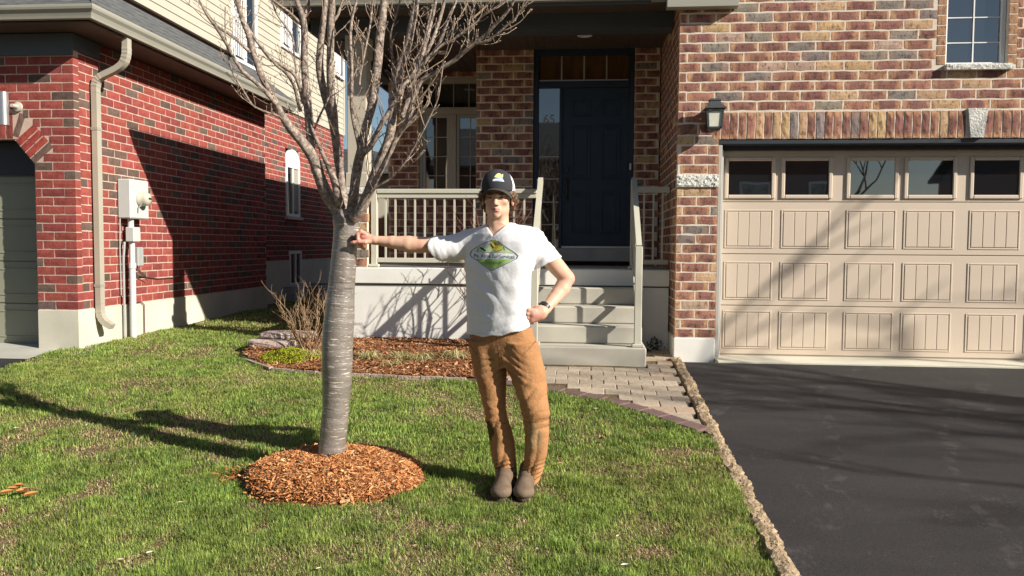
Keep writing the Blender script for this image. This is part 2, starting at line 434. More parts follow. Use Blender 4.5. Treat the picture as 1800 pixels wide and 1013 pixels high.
class Masonry:
    def __init__(s, L, H, gap, pal, rough, seed):
        s.L, s.H, s.gap, s.pal = L, H, gap, pal; s.items = []; s.rs = random.Random(seed)
        s.var = brick_variants(L-gap, H-gap, 14, rough, seed); s.half = brick_variants((L-gap)*.4, H-gap, 6, rough*.3, seed+50, (.0004, .0012))
    def colour(s):
        r = s.rs.random(); acc = 0
        for wgt, c, al, spread in s.pal:
            acc += wgt
            if r <= acc: break
        k = s.rs.uniform(1-spread, 1+spread)
        return (c[0]*k, c[1]*k*s.rs.uniform(.95, 1.05), c[2]*k*s.rs.uniform(.93, 1.07), al*s.rs.uniform(.6, 1.1))
    def add(s, wall, c, n, w_, h_, ang=0.0, proud=0.0, colour=None):
        s.items.append((wall, Vector(c), Vector(n), w_, h_, ang, proud, colour or s.colour()))
    def wall(s, wall, org, n, u0, u1, z0, z1, holes=(), phase=0.0, skip=None):
        n = Vector(n); ux = n.cross(UP); org = Vector(org)
        rows = int(round((z1-z0)/s.H))
        Hh = (z1-z0)/rows
        for r in range(rows):
            za = z0+r*Hh; zc = za+Hh/2
            segs = [(u0, u1)]
            for (a, b, c, d) in holes:
                if c < zc < d:
                    ns = []
                    for (p, q) in segs:
                        if b <= p or a >= q: ns.append((p, q)); continue
                        if a > p: ns.append((p, a))
                        if b < q: ns.append((b, q))
                    segs = ns
            off = phase + (0.5 if r % 2 else 0.0)*s.L
            for (p, q) in segs:
                k = math.floor((p-off)/s.L); u = off+k*s.L
                while u < q:
                    a = max(u, p); b = min(u+s.L, q)
                    if b-a > .045:
                        ea = 0 if a <= p+1e-6 else s.gap/2; eb = 0 if b >= q-1e-6 else s.gap/2
                        if skip:
                            st_ = np.linspace(a, b, 13); ok = [not skip((q0+q1)/2, zc) for q0, q1 in zip(st_, st_[1:])]
                            if not all(ok):
                                run = []; best = []
                                for iq, o_ in enumerate(ok):
                                    run = run+[iq] if o_ else []
                                    if len(run) > len(best): best = run
                                if len(best) < 2: u += s.L; continue
                                a, b = st_[best[0]], st_[best[-1]+1]
                        uc = (a+ea+b-eb)/2
                        if b-a-ea-eb > .02: s.add(wall, org+ux*uc+UP*zc, n, b-a-ea-eb, Hh-s.gap)
                    u += s.L
    def flush(s, root, mat, mat_s, limit=300):
        def size(it):
            wall, c, n, w_, h_, ang, pr, colr = it
            v = c-CAM; d = v.length
            pc = Vector((AX.dot(v*0) , 0, 0))
            cx = cam_rot.transposed() @ v
            if cx.z > -.5: return 0
            px = 900+FOC*cx.x/-cx.z; py = 506.5-FOC*cx.y/-cx.z
            if not (-15 < px < 1815 and -15 < py < 1030): return 0
            return max(0, n.dot(v.normalized()))*w_*h_/d**2
        its = sorted(s.items, key=lambda t: -size(t))
        for it in its[:limit]:
            wall, c, n, w_, h_, ang, pr, colr = it
            sm = w_ < .62*(s.L-s.gap); bl_ = (s.L-s.gap)*(.4 if sm else 1); o = bpy.data.objects.new('brick', s.rs.choice(s.half if sm else s.var)[0]); col.objects.link(o)
            if not o.data.materials: o.data.materials.append(mat)
            ux = n.cross(UP); X = ux*math.cos(ang)+UP*math.sin(ang); Z = UP*math.cos(ang)-ux*math.sin(ang)
            M_ = Matrix((X, n, Z)).transposed().to_4x4(); M_.translation = c-n*pr
            o.parent = wall
            o.matrix_basis = M_ @ Matrix.Diagonal((w_/bl_, 1, h_/(s.H-s.gap), 1))
            o.color = colr
        VV = []; FF = []; CC = []; UU = []; nb = 0
        for it in its[limit:]:
            wall, c, n, w_, h_, ang, pr, colr = it
            sm = w_ < .62*(s.L-s.gap); bl_ = (s.L-s.gap)*(.4 if sm else 1); me, V, F, uv = s.rs.choice(s.half if sm else s.var)
            ux = n.cross(UP); X = ux*math.cos(ang)+UP*math.sin(ang); Z = UP*math.cos(ang)-ux*math.sin(ang)
            P = V*np.array([w_/bl_, 1, h_/(s.H-s.gap)])
            W = P[:, :1]*np.array(X)+P[:, 1:2]*np.array(n)+P[:, 2:]*np.array(Z)+np.array(c-n*pr)
            VV.append(W); FF.append(np.array(F)+nb); nb += len(V); CC.append(np.tile(colr, (len(V), 1))); UU.append(uv)
        if VV:
            me = fast_mesh('brick_courses', np.vstack(VV), np.vstack(FF), np.vstack(CC), np.vstack(UU))
            o = link('brick_courses', me, mat_s, root); tag(o, kind='stuff')

def backing(mb, org, n, u0, u1, z0, z1, holes=(), d0=.0045, d1=.10):
    """mortar body behind the bricks, with the openings left out"""
    n = Vector(n); ux = n.cross(UP); org = Vector(org)
    us = sorted({u0, u1, *[h[0]-.003 for h in holes], *[h[1]+.003 for h in holes]}); zs = sorted({z0, z1, *[h[2]-.003 for h in holes], *[h[3]+.003 for h in holes]})
    us = [u for u in us if u0 <= u <= u1]; zs = [z for z in zs if z0 <= z <= z1]
    for a, b in zip(us, us[1:]):
        for c, d in zip(zs, zs[1:]):
            if any(h[0]-.01 < (a+b)/2 < h[1]+.01 and h[2]-.01 < (c+d)/2 < h[3]+.01 for h in holes): continue
            P = [org+ux*u+UP*z+n*k for k in (d0, d1) for (u, z) in ((a, c), (b, c), (b, d), (a, d))]
            xs, ys, zz = zip(*P); mb.box(min(xs), max(xs), min(ys), max(ys), min(zz), max(zz))

PALA = [(.58, (.27, .125, .10), 1.0, .18), (.14, (.35, .17, .12), 1.0, .15), (.15, (.27, .225, .195), .3, .15), (.09, (.56, .37, .21), .3, .12), (.04, (.50, .36, .27), .6, .1)]
PALB = [(.66, (.30, .070, .057), 0, .14), (.14, (.23, .055, .048), 0, .15), (.20, (.135, .09, .075), .5, .2)]
mA = Masonry(.2665, .0929, .015, PALA, .0032, 3)
mB = Masonry(.2475, .0907, .011, PALB, .0016, 5)

# ------------------------------------------------------------------ our house
houseA = thing('brick_house', 'blended brown brick house with covered porch, navy front door and almond garage door', 'house', (3.6, 8.0, 0))
def partA(name, mb, mat, smooth=False): return mb.build(name, MAT[mat], houseA, smooth)

FY = 8.0          # garage wall face
gar = (1.265, 6.2, -.2, 2.12); win = (3.335, 3.885, 2.80, 4.10)
fw = MB(); backing(fw, (0, FY, 0), (0, 1, 0), .878, 6.9, .19, 5.2, [gar, win]); front_wall = partA('front_wall', fw, 'mortarA')
sold = (1.215, 6.27, 2.12, 2.385); stone = (.875, 1.265, 1.665, 1.782)
flank = [(3.335-.085, 3.335, 2.80, 4.2), (3.885, 3.885+.085, 2.80, 4.2)]
# below the soldier course: the pier; above: the field
mA.wall(front_wall, (0, FY, 0), (0, 1, 0), .875, 1.265, .195, 1.665)
mA.wall(front_wall, (0, FY, 0), (0, 1, 0), .875, 1.265, 1.787, 2.16, phase=.1)
mA.wall(front_wall, (0, FY, 0), (0, 1, 0), .875, 1.215, 2.16, 2.39, phase=.0)
mA.wall(front_wall, (0, FY, 0), (0, 1, 0), 6.2, 6.9, .195, 2.12)
mA.wall(front_wall, (0, FY, 0), (0, 1, 0), .875, 6.9, 2.39, 2.39+.0929*29, holes=[win, *flank], phase=.02)
for i in range(15):
    for a in (flank[0][0], flank[1][0]):
        mA.add(front_wall, (a+.0425, FY, 2.845+.0929*i), (0, 1, 0), .076, .080, colour=(.42, .24, .14, .5))
u = 1.245
while u < 6.25:
    if not (3.54-.02 < u < 3.735): mA.add(front_wall, (u, FY, 2.252), (0, 1, 0), .252, .069, ang=math.pi/2, proud=random.uniform(0, .004))
    u += .0805
key = MB(); key.prism([(3.575, FY-.022, 2.125), (3.690, FY-.022, 2.125), (3.722, FY-.022, 2.395), (3.543, FY-.022, 2.395)], (0, .03, 0)); partA('keystone', key, 'stone')
def rough_block(mb, x0, x1, y0, y1, z0, z1, amp=.006, nx=14, nz=4, seed=1):
    rs = random.Random(seed); n0 = len(mb.v)
    for j in range(nz+1):
        for i in range(nx+1):
            e = i in (0, nx) or j in (0, nz)
            mb.v.append((x0+(x1-x0)*i/nx, y0+(rs.uniform(.3, 1)*amp if e else rs.uniform(-amp, amp)), z0+(z1-z0)*j/nz))
    for j in range(nz):
        for i in range(nx):
            a = n0+j*(nx+1)+i; mb.f.append((a, a+1, a+nx+2, a+nx+1))
    mb.box(x0, x1, y0+amp, y1, z0, z1)
st = MB(); rough_block(st, .870, 1.268, FY-.022, FY+.08, *stone[2:], amp=.007, nx=24, nz=7); partA('stone_block', st, 'stone')
sl = MB(); rough_block(sl, 3.325, 3.915, FY-.055, FY+.06, 2.747, 2.800, amp=.005, nx=22, nz=3, seed=4); partA('window_sill', sl, 'stone')
for fb in ((.868, 1.262, FY-.006, FY+.28), (6.2, 6.9, FY-.006, FY+.28), (.868, 1.0, FY+.281, 9.0)):
    fd = MB(); fd.box(*fb, -.25, .19, .005); partA('foundation', fd, 'concrete_white')

# window over the garage
wn = MB(); x0, x1, z0, z1, yy = 3.335, 3.885, 2.802, 4.1, FY+.055
for b in ((x0, x0+.028, z0, z1), (x1-.04, x1, z0, z1), (x0+.028, x1-.04, z0, z0+.03), (x0+.028, x1-.04, z1-.03, z1)): wn.box(b[0], b[1], yy, yy+.05, b[2], b[3], .004)
frw = partA('upper_window', wn, 'white')
px_ = MB(); px_.box(x0+.029, x1-.041, yy+.030, yy+.036, z0+.031, z1-.031); px_.build('pane', MAT['glass'], frw)
mn = MB()
for k in range(1, 6): mn.box(x0+.028, x1-.04, yy+.020, yy+.028, z0+.03+.2335*k-.05, z0+.03+.2335*k-.041)
mn.build('horizontal_grille', MAT['white'], frw)
mn = MB(); mn.box((x0+x1)/2-.011, (x0+x1)/2+.001, yy+.016, yy+.0195, z0+.03, z1-.03); mn.build('vertical_grille', MAT['white'], frw)
rm = MB(); rm.box(x0, x1, yy+.06, yy+.5, z0, z1); partA('room_behind_window', rm, 'inner')

# garage door
GY = 8.235
lint = MB(); lint.box(gar[0]-.005, gar[1], FY+.012, GY-.02, 2.075, 2.118, .004); lint.box(gar[0]+.01, gar[1], FY+.16, GY-.002, 2.035, 2.075)
partA('garage_lintel', lint, 'header')
jb = MB(); jb.box(gar[0]+.002, gar[0]+.038, FY+.02, GY+.02, -.02, 2.074, .004); jb.box(gar[0]+.04, gar[0]+.065, FY+.10, GY+.02, -.02, 2.034, .004); partA('garage_jamb', jb, 'jamb')
zs = [.012, .503, 1.017, 1.533, 2.05]
gd = MB(); gd.box(gar[0]+.066, 6.15, GY+.012, GY+.05, -.0, 2.05)
gdoor = partA('garage_door', gd, 'garage')
for a, b in zip(zs, zs[1:]):
    s_ = MB(); s_.box(gar[0]+.068, 6.14, GY, GY+.0115, a+.004, b-.004, .003); s_.build('door_section', MAT['garage'], gdoor)
cells = [1.610, 2.157, 2.780, 3.325, 3.935, 4.48, 5.10, 5.645]
for cxx in cells:
    for r_ in range(3):
        za, zb = zs[r_]+.080, zs[r_]+.418; xa, xb = cxx-.215, cxx+.215
        p_ = MB()
        for b in ((xa-.022, xa-.006, za-.022, zb+.022), (xb+.006, xb+.022, za-.022, zb+.022), (xa-.006, xb+.006, za-.022, za-.006), (xa-.006, xb+.006, zb+.006, zb+.022)):
            p_.box(b[0], b[1], GY-.006, GY+.002, b[2], b[3], .0045)
        for k in range(4):
            wa = xa+(xb-xa)*k/4; p_.box(wa+.002, wa+(xb-xa)/4-.002, GY-.0075, GY+.002, za, zb, .0035)
        p_.build('door_panel', MAT['garage'], gdoor)
    xa, xb, za, zb = cxx-.208, cxx+.208, 1.603, 1.936
    f_ = MB()
    for b in ((xa-.038, xa, za-.038, zb+.038), (xb, xb+.038, za-.038, zb+.038), (xa, xb, za-.038, za), (xa, xb, zb, zb+.038)):
        f_.box(b[0], b[1], GY-.018, GY-.0005, b[2], b[3], .007)
    f_.build('window_frame', MAT['garage'], gdoor)
    g_ = MB(); g_.box(xa, xb, GY-.006, GY-.001, za, zb); g_.build('pane', MAT['glass'], gdoor)
apron = MB(); apron.box(gar[0], 6.2, 7.80, 8.4, -.2, -.001, .004); tag(apron.build('garage_apron', MAT['found']), kind='structure')

# house mass behind the facades (never seen from the front)
bd = MB(); bd.box(.99, 6.9, 8.6, 16, 0, 5.2); bd.box(-2.63, .98, 11.22, 17, 0, 3.44); bd.box(-1.25, .98, 10.12, 11.21, 0, 3.44)
bd.box(6.8, 6.9, 8.11, 8.6, 0, 5.2); bd.box(gar[0]-.2, 6.8, 8.12, 8.6, 2.5, 2.78); bd.box(.99, 1.25, 8.12, 8.6, 0, 2.5); bd.box(.99, 6.8, 8.12, 8.6, 4.15, 5.2); bd.box(.99, 3.3, 8.12, 8.6, 2.79, 4.14); bd.box(3.92, 6.8, 8.12, 8.6, 2.79, 4.14)
partA('house_body', bd, 'body')

# return wall, entrance wall, window wall
RX = .875
rw = MB(); backing(rw, (RX, 0, 0), (1, 0, 0), -9.95, -8.10, .19, 3.5); ret_wall = partA('porch_side_wall', rw, 'mortarA')
mA.wall(ret_wall, (RX, 0, 0), (1, 0, 0), -9.93, -8.094, .195, 3.5, phase=.13)
EY = 9.92; door_hole = (-.657, .562, .78, 3.475)
ew = MB(); backing(ew, (0, EY, 0), (0, 1, 0), -1.357, .86, .6, 3.5, [door_hole]); ent_wall = partA('entrance_wall', ew, 'mortarA')
mA.wall(ent_wall, (0, EY, 0), (0, 1, 0), -1.36, .872, .60, 3.48, holes=[door_hole], phase=.03)
WY = 11.1; wh = (-2.32, -1.362, 1.70, 3.385)
ww = MB(); backing(ww, (0, WY, 0), (0, 1, 0), -2.745, -1.36, .6, 3.5, [wh]); win_wall = partA('window_wall', ww, 'mortarA')
mA.wall(win_wall, (0, WY, 0), (0, 1, 0), -2.75, -1.361, .60, 3.48, holes=[wh], phase=.07)
jog = MB(); jog.box(-1.352, -1.255, EY+.101, WY-.01, .6, 3.5); jog.box(-2.74, -2.64, WY+.101, 17, 0, 3.5); partA('side_walls', jog, 'body')

# entrance door unit
du = MB(); X0, X1 = -.655, .560
du.box(X0, X1, EY+.03, EY+.10, 3.392, 3.472, .004); du.box(X0, X0+.062, EY+.03, EY+.10, .93, 3.391, .004); du.box(X1-.058, X1, EY+.03, EY+.10, .93, 3.391, .004)
du.box(X0+.063, X1-.059, EY+.035, EY+.10, 3.005, 3.085, .004); du.box(-.338, -.300, EY+.035, EY+.10, .93, 3.004, .004)
dframe = partA('entrance_frame', du, 'navy')
dc = MB(); dc.box(X0-.02, X1+.01, EY-.012, EY+.029, 3.474, 3.486); partA('drip_cap', dc, 'winframe')
th = MB(); th.box(-.66, .56, EY-.06, EY+.10, .90, 1.055, .006); partA('stone_threshold', th, 'slab')
ts = MB(); ts.box(-.30, .54, EY-.03, EY+.06, 1.057, 1.085, .003); partA('metal_sill', ts, 'alum')
dd = MB(); DX0, DX1, DZ0, DZ1, DY = -.298, .500, 1.088, 3.002, EY+.055
dd.box(DX0, DX1, DY, DY+.04, DZ0, DZ1); door = partA('front_door', dd, 'navy')
for (xa, xb) in ((-.185, .045), (.175, .405)):
    for (za, zb) in ((2.66, 2.86), (1.90, 2.55), (1.24, 1.75)):
        p_ = MB()
        for b in ((xa, xa+.020, za, zb), (xb-.020, xb, za, zb), (xa+.020, xb-.020, za, za+.020), (xa+.020, xb-.020, zb-.020, zb)): p_.box(b[0], b[1], DY-.009, DY-.0005, b[2], b[3], .006)
        p_.box(xa+.045, xb-.045, DY-.007, DY-.0005, za+.045, zb-.045, .006)
        p_.build('raised_panel', MAT['navy'], door)
hd = MB(); hd.box(-.268, -.215, DY-.035, DY-.001, 1.98, 2.06, .006); hd.box(-.262, -.222, DY-.014, DY-.001, 1.62, 1.93, .005)
hd.tube([(-.242, DY-.012, 1.90), (-.242, DY-.06, 1.87), (-.242, DY-.066, 1.78), (-.242, DY-.06, 1.69), (-.242, DY-.012, 1.66)], .011, 8); hd.build('door_handle', MAT['black'], door)
tp = MB(); tp.box(-.590, .498, EY+.062, EY+.066, 3.088, 3.390); partA('transom_pane', tp, 'warmglass')
for k in range(3):
    b_ = MB(); xx = -.59+1.088*(k+1)/4; b_.box(xx-.008, xx+.008, EY+.052, EY+.060, 3.09, 3.388); partA('transom_bar', b_, 'winframe')
b_ = MB(); b_.box(-.585, .49, EY+.048, EY+.060, 3.088, 3.104); partA('transom_sill', b_, 'alum')
sp = MB(); sp.box(-.590, -.340, EY+.062, EY+.066, .97, 3.003); partA('sidelight_pane', sp, 'glass')
for zz in [at(965, q, y=EY+.05).z for q in (275.6, 314.5, 355.5, 395.0)]:
    b_ = MB(); b_.box(-.588, -.342, EY+.052, EY+.060, zz-.007, zz+.005); partA('sidelight_bar', b_, 'winframe')
bb = MB(); bb.box(.515, .535, EY+.02, EY+.029, 2.01, 2.09, .003); partA('doorbell', bb, 'white')
def text_mesh(body, size, bold=0.0, res=4):
    cu = bpy.data.curves.new('txt', 'FONT'); cu.body = body; cu.size = size; cu.align_x = 'CENTER'; cu.align_y = 'CENTER'; cu.offset = bold; cu.resolution_u = res
    ob = bpy.data.objects.new('txt', cu); col.objects.link(ob)
    dg = bpy.context.evaluated_depsgraph_get(); dg.update(); me = bpy.data.meshes.new_from_object(ob.evaluated_get(dg))
    bpy.data.objects.remove(ob); me.materials.clear(); return me
me = text_mesh('65', .15, .002)
for v in me.vertices: v.co = Vector((-.466+v.co.x, EY+.0605, at(965, 209, y=EY).z+v.co.y))
link('house_number', me, MAT['etched'], houseA)

# porch window
def casement(x0, x1, z0, z1, yy):
    f = MB(); fwd = .048
    f.box(x0, x1, yy, yy+.07, z1-.075, z1, .005); f.box(x0, x0+fwd, yy, yy+.07, z0, z1-.076, .005); f.box(x1-fwd, x1, yy, yy+.07, z0, z1-.076, .005)
    f.box(x0+fwd+.001, x1-fwd-.001, yy, yy+.07, z0, z0+.05, .005); f.box(x0+fwd+.001, x1-fwd-.001, yy, yy+.07, 2.885, 2.985, .005)
    xm = (x0+x1)/2; f.box(xm-.045, xm+.045, yy-.004, yy+.066, z0+.051, 2.884, .005)
    fr = partA('porch_window', f, 'winframe')
    t = MB(); t.box(x0+fwd, x1-fwd, yy+.035, yy+.040, 2.986, z1-.076); t.build('transom_pane', MAT['glass'], fr)
    for k in (1, 2, 3):
        xx = x0+fwd+(x1-x0-2*fwd)*k/4+(.0 if k != 1 else -.03); b = MB(); b.box(xx-.006, xx+.006, yy+.026, yy+.034, 2.986, z1-.076); b.build('grille_bar', MAT['winframe'], fr)
    for (a, b) in ((x0+fwd+.001, xm-.046), (xm+.046, x1-fwd-.001)):
        s_ = MB(); q = .042
        for c in ((a, a+q, z0+.051, 2.884), (b-q, b, z0+.051, 2.884), (a+q, b-q, z0+.051, z0+.051+q), (a+q, b-q, 2.884-q, 2.884)): s_.box(c[0], c[1], yy+.008, yy+.05, c[2], c[3], .005)
        so = s_.build('sash', MAT['winframe'], fr)
        g = MB(); g.box(a+q, b-q, yy+.034, yy+.038, z0+.051+q, 2.884-q); g.build('pane', MAT['glass'], fr)
        g = MB(); g.box((a+b)/2-.006, (a+b)/2+.006, yy+.022, yy+.029, z0+.09, 2.842)
        for k in range(1, 4): zz = 2.842-.265*k; g.box(a+q, b-q, yy+.0295, yy+.0335, zz-.005, zz+.005)
        g.build('sash_grille', MAT['winframe'], fr)
casement(wh[0], wh[1]-.004, wh[2], wh[3], WY+.03)

# porch slab, column, roof
PY = 8.55
pw = MB(); pw.box(-2.62, .866, PY, 8.75, -.35, .652); partA('porch_front_wall', pw, 'concrete_white')
ps = MB(); ps.box(-2.66, .872, PY-.03, 11.09, .668, .84, .008); partA('porch_slab', ps, 'concrete_white')
pj = MB(); pj.box(-2.60, .866, PY+.02, 8.76, .652, .668); partA('slab_lip_shadow', pj, 'darktrim')  # dark strip standing in for the shade under the slab lip
pd = MB(); pd.box(-2.64, .868, PY+.16, 11.08, .8405, .846); partA('porch_floor', pd, 'slab')
cx0, cx1 = -2.60, -2.345
pier = MB(); pier.box(cx0+.008, cx1-.008, PY+.018, PY+.262, .846, 1.62); pier_o = partA('column_pier', pier, 'mortarA')
mA.wall(pier_o, (0, PY+.01, 0), (0, 1, 0), cx0, cx1, .848, 1.62, phase=.05)
mA.wall(pier_o, (cx0, 0, 0), (1, 0, 0), -(PY+.265), -(PY+.105), .848, 1.62, phase=.02)
mA.wall(pier_o, (cx1, 0, 0), (-1, 0, 0), PY+.105, PY+.265, .848, 1.62, phase=.11)
cp = MB(); cp.box(cx0-.03, cx1+.03, PY-.015, PY+.295, 1.622, 1.70, .012); partA('column_cap', cp, 'stone')
cl = MB(); cl.box(-2.575, -2.365, PY+.03, PY+.24, 1.702, 3.325, .006); cl.box(-2.592, -2.348, PY+.013, PY+.257, 1.702, 1.86, .008); cl.box(-2.592, -2.348, PY+.013, PY+.257, 3.10, 3.325, .008)
partA('porch_column', cl, 'stucco')
bm_ = MB(); bm_.box(-2.95, .87, PY-.03, PY+.22, 3.33, 3.488); bm_.box(-2.95, -2.70, PY+.221, 11.3, 3.33, 3.488); partA('porch_beam', bm_, 'beam')
for k in range(36):
    xa = -2.698+.0995*k
    b_ = MB(); b_.box(xa, xa+.094, PY+.222, WY if xa < -1.40 else EY-.001, 3.46, 3.47); b_.box(xa+.094, xa+.0995, PY+.222, WY if xa < -1.40 else EY-.001, 3.467, 3.475); partA('ceiling_board', b_, 'soffit')
for k in range(41):
    xa = -3.12+.0995*k
    b_ = MB(); b_.box(xa, min(xa+.094, .86), 8.03, PY-.031, 3.49, 3.498); b_.box(xa+.094, min(xa+.0995, .865), 8.03, PY-.031, 3.496, 3.50); partA('soffit_board', b_, 'soffit')
b_ = MB(); b_.box(-3.12, -2.951, PY-.03, 17, 3.49, 3.498); partA('side_soffit', b_, 'soffit')
def gutter(mb, a, b, out, h=.125, d=.11, ma=0, mb_=0):
    """K-shaped gutter swept from a to b; out = unit vector away from the fascia"""
    a = Vector(a); b = Vector(b); o = Vector(out)
    prof = [(0, 0), (.062, 0), (.068, .022), (.080, .052), (.104, .080), (d, .100), (d, h), (d-.012, h+.003), (0, h)]
    t = (b-a).normalized(); n = len(prof); k = len(mb.v)
    mb.v += [tuple(a+o*p+UP*q-t*p*ma) for p, q in prof]+[tuple(b+o*p+UP*q+t*p*mb_) for p, q in prof]
    mb.f.append(tuple(k+i for i in range(n))); mb.f.append(tuple(k+n+i for i in reversed(range(n))))
    for i in range(n): j = (i+1) % n; mb.f.append((k+j, k+i, k+n+i, k+n+j))
gt = MB(); gutter(gt, (-3.06, 8.03, 3.462), (.60, 8.03, 3.462), (0, -1, 0), ma=1); gutter(gt, (-3.06, 8.03, 3.462), (-3.06, 17, 3.462), (-1, 0, 0), ma=1); partA('porch_gutter', gt, 'trim')
fs = MB(); fs.box(-3.06, .869, 8.031, 8.05, 3.43, 3.60); fs.box(-3.06, -3.04, 8.051, 17, 3.43, 3.60); partA('fascia', fs, 'darktrim')
fr_ = MB(); fr_.box(.74, 1.41, 7.885, 7.992, 3.350, 3.60, .004); fr_.box(.60, .739, 7.94, 8.03, 3.44, 3.60, .004); partA('eave_return', fr_, 'trim')
rf = MB()
e0 = 3.60; s = .42
xl, yf, xr, yb = -3.17, 7.93, 7.2, 17.2
def P3(x, y, z): return (x, y, z)
# main hip roof over the porch side; gable over the garage
rf.poly([P3(xl, yf, e0), P3(.99, yf+.2, e0+.05), P3(.99, 12.0, e0+s*4.0), P3(xl+4.0, yf+4.0, e0+s*4.0)])
rf.poly([P3(xl, yf, e0), P3(xl+4.0, yf+4.0, e0+s*4.0), P3(xl+4.0, yb-4.0, e0+s*4.0), P3(xl, yb, e0)])
rf.poly([P3(xl+4.0, yf+4.0, e0+s*4.0), P3(.99, 12.0, e0+s*4.0), P3(.99, 13.2, e0+s*4.0), P3(xl+4, 13.2, e0+s*4.0)])
rf.poly([P3(xl, yb, e0), P3(xl+4, yb-4, e0+s*4), P3(.99, yb-4, e0+s*4), P3(.99, yb, e0)])
rf.prism([P3(.5, 7.65, 5.0), P3(3.9, 7.65, 7.0), P3(7.3, 7.65, 5.0), P3(7.3, 7.65, 5.12), P3(3.9, 7.65, 7.14), P3(.5, 7.65, 5.12)], (0, 9.2, 0))
partA('roof', rf, 'shingle')
gb = MB(); gb.prism([P3(.88, 8.0, 5.08), P3(6.9, 8.0, 5.08), P3(3.9, 8.0, 6.86)], (0, .1, 0)); partA('gable', gb, 'siding')
# recessed ceiling lights
for (lx, ly) in ((-.04, 9.28), (-1.79, 9.98)):
    l_ = MB(); l_.lathe((lx, ly, 3.452), [(.085, .0085), (.085, 0), (.06, -.002), (.055, .004)], 24)
    o = l_.build('ceiling_light', MAT['white']); tag(o, 'round white recessed light in the porch ceiling ' + ('in front of the navy door' if lx > -1 else 'in front of the porch window'), 'ceiling light', 'recessed lights in the porch ceiling')
mA.flush(houseA, MAT['brickA'], MAT['brickA_s'])

# ------------------------------------------------------------------ porch steps
stp = thing('porch_steps', 'four cast grey concrete steps leading up to the porch', 'steps', (0, 7.6, -.05))
ys = [7.60, 7.84, 8.08, 8.32]; zt = [.137, .311, .484, .659]
for i in range(4):
    b_ = MB(); xw = .575 if i == 0 else .548
    b_.box(-xw, xw, ys[i], PY-.032 if i == 3 else 8.50-.001*i, -.25 if i == 0 else zt[i-1]+.0005, zt[i], .014)
    b_.build('step', MAT['concrete'], stp)

def rail_thing(name, label, group=None, loc=(0, 0, 0)): return thing(name, label, 'railing', loc, group)
# front railing
rt = rail_thing('porch_railing', 'long taupe metal porch railing with thin balusters left of the steps', loc=(-1.4, 8.62, .84))
RYL = 8.64
def post(root, x, y, z0, z1, wd=.066, name='post'):
    b = MB(); b.box(x-wd/2, x+wd/2, y-wd/2, y+wd/2, z0, z1, .005); b.box(x-wd/2-.022, x+wd/2+.022, y-wd/2-.022, y+wd/2+.022, z0, z0+.03, .006); b.build(name, MAT['rail'], root)
post(rt, -2.292, RYL, .846, 1.675)
post(rt, -.50, RYL, .846, 1.79, .05)
for nm, (za, zb, hw) in (('top_rail', (1.640, 1.688, .038)), ('under_rail', (1.590, 1.6395, .024)), ('bottom_rail', (.895, .945, .022))):
    b = MB(); b.box(-2.258, -.527, RYL-hw, RYL+hw, za, zb, .005); b.build(nm, MAT['rail'], rt)
k = 0; xx = at(678, 400, y=RYL).x
while xx < -.56:
    b = MB(); b.box(xx-.0095, xx+.0095, RYL-.0095, RYL+.0095, .9455, 1.5895); b.build('baluster', MAT['rail'], rt); xx += .1078
# short railing right of the steps
rs_ = rail_thing('porch_railing', 'short shaded taupe railing between the steps and the brick garage wall', loc=(.68, 8.62, .84))
post(rs_, .49, RYL, .846, 1.79, .05)
for nm, (za, zb, hw) in (('top_rail', (1.650, 1.712, .034)), ('bottom_rail', (.895, .945, .022))):
    b = MB(); b.box(.517, .868, RYL-hw, RYL+hw, za, zb, .005); b.build(nm, MAT['rail'], rs_)
for xx in (.605, .703, .798):
    b = MB(); b.box(xx-.0095, xx+.0095, RYL-.0095, RYL+.0095, .9455, 1.6495); b.build('baluster', MAT['rail'], rs_)
for sx, lab in ((-1, 'sloping taupe stair handrail behind the man, left of the steps'), (1, 'sloping taupe stair handrail on the right side of the steps')):
    hr = rail_thing('stair_handrail', lab, 'handrails of the porch steps', loc=(sx*.48, 7.7, .137))
    xq = sx*.485+(.0 if sx < 0 else .01)
    post(hr, xq, 7.665, .138, 1.085, .068, 'newel_post')
    b = MB(); b.bar((xq, 7.645, 1.072), (xq, 8.61, 1.782), .052, .062); b.build('sloped_rail', MAT['rail'], hr)
    b = MB(); b.bar((xq, 7.70, .42), (xq, 8.61, 1.06), .036, .034); b.build('lower_rail', MAT['rail'], hr)
    for q in range(1, 7):
        yq = 7.70+.128*q; za = .42+(yq-7.70)*.7033; zb = 1.072+(yq-7.645)*.7358
        b = MB(); b.box(xq-.0095, xq+.0095, yq-.0095, yq+.0095, za, zb-.03); b.build('baluster', MAT['rail'], hr)

# wall lantern on the garage pier
wl = thing('wall_lantern', 'black carriage lantern with milky glass on the brick beside the garage door', 'wall lamp', (1.19, 8.0, 2.2))
lx, ly = 1.195, 7.845
b = MB(); b.box(lx-.055, lx+.055, 7.975, 7.998, 2.21, 2.43, .008); b.box(lx-.028, lx+.028, 7.87, 7.975, 2.40, 2.43, .006); b.build('back_plate', MAT['lampmetal'], wl)
b = MB(); n = 4
def frus(mb, cx, cy, z0, z1, a, b_): 
    n0 = len(mb.v)
    for (z, r) in ((z0, a), (z1, b_)):
        for (i, j) in ((-1,-1),(1,-1),(1,1),(-1,1)): mb.v.append((cx+i*r, cy+j*r, z))
    mb.f += [(n0,n0+1,n0+5,n0+4),(n0+1,n0+2,n0+6,n0+5),(n0+2,n0+3,n0+7,n0+6),(n0+3,n0,n0+4,n0+7),(n0+3,n0+2,n0+1,n0),(n0+4,n0+5,n0+6,n0+7)]
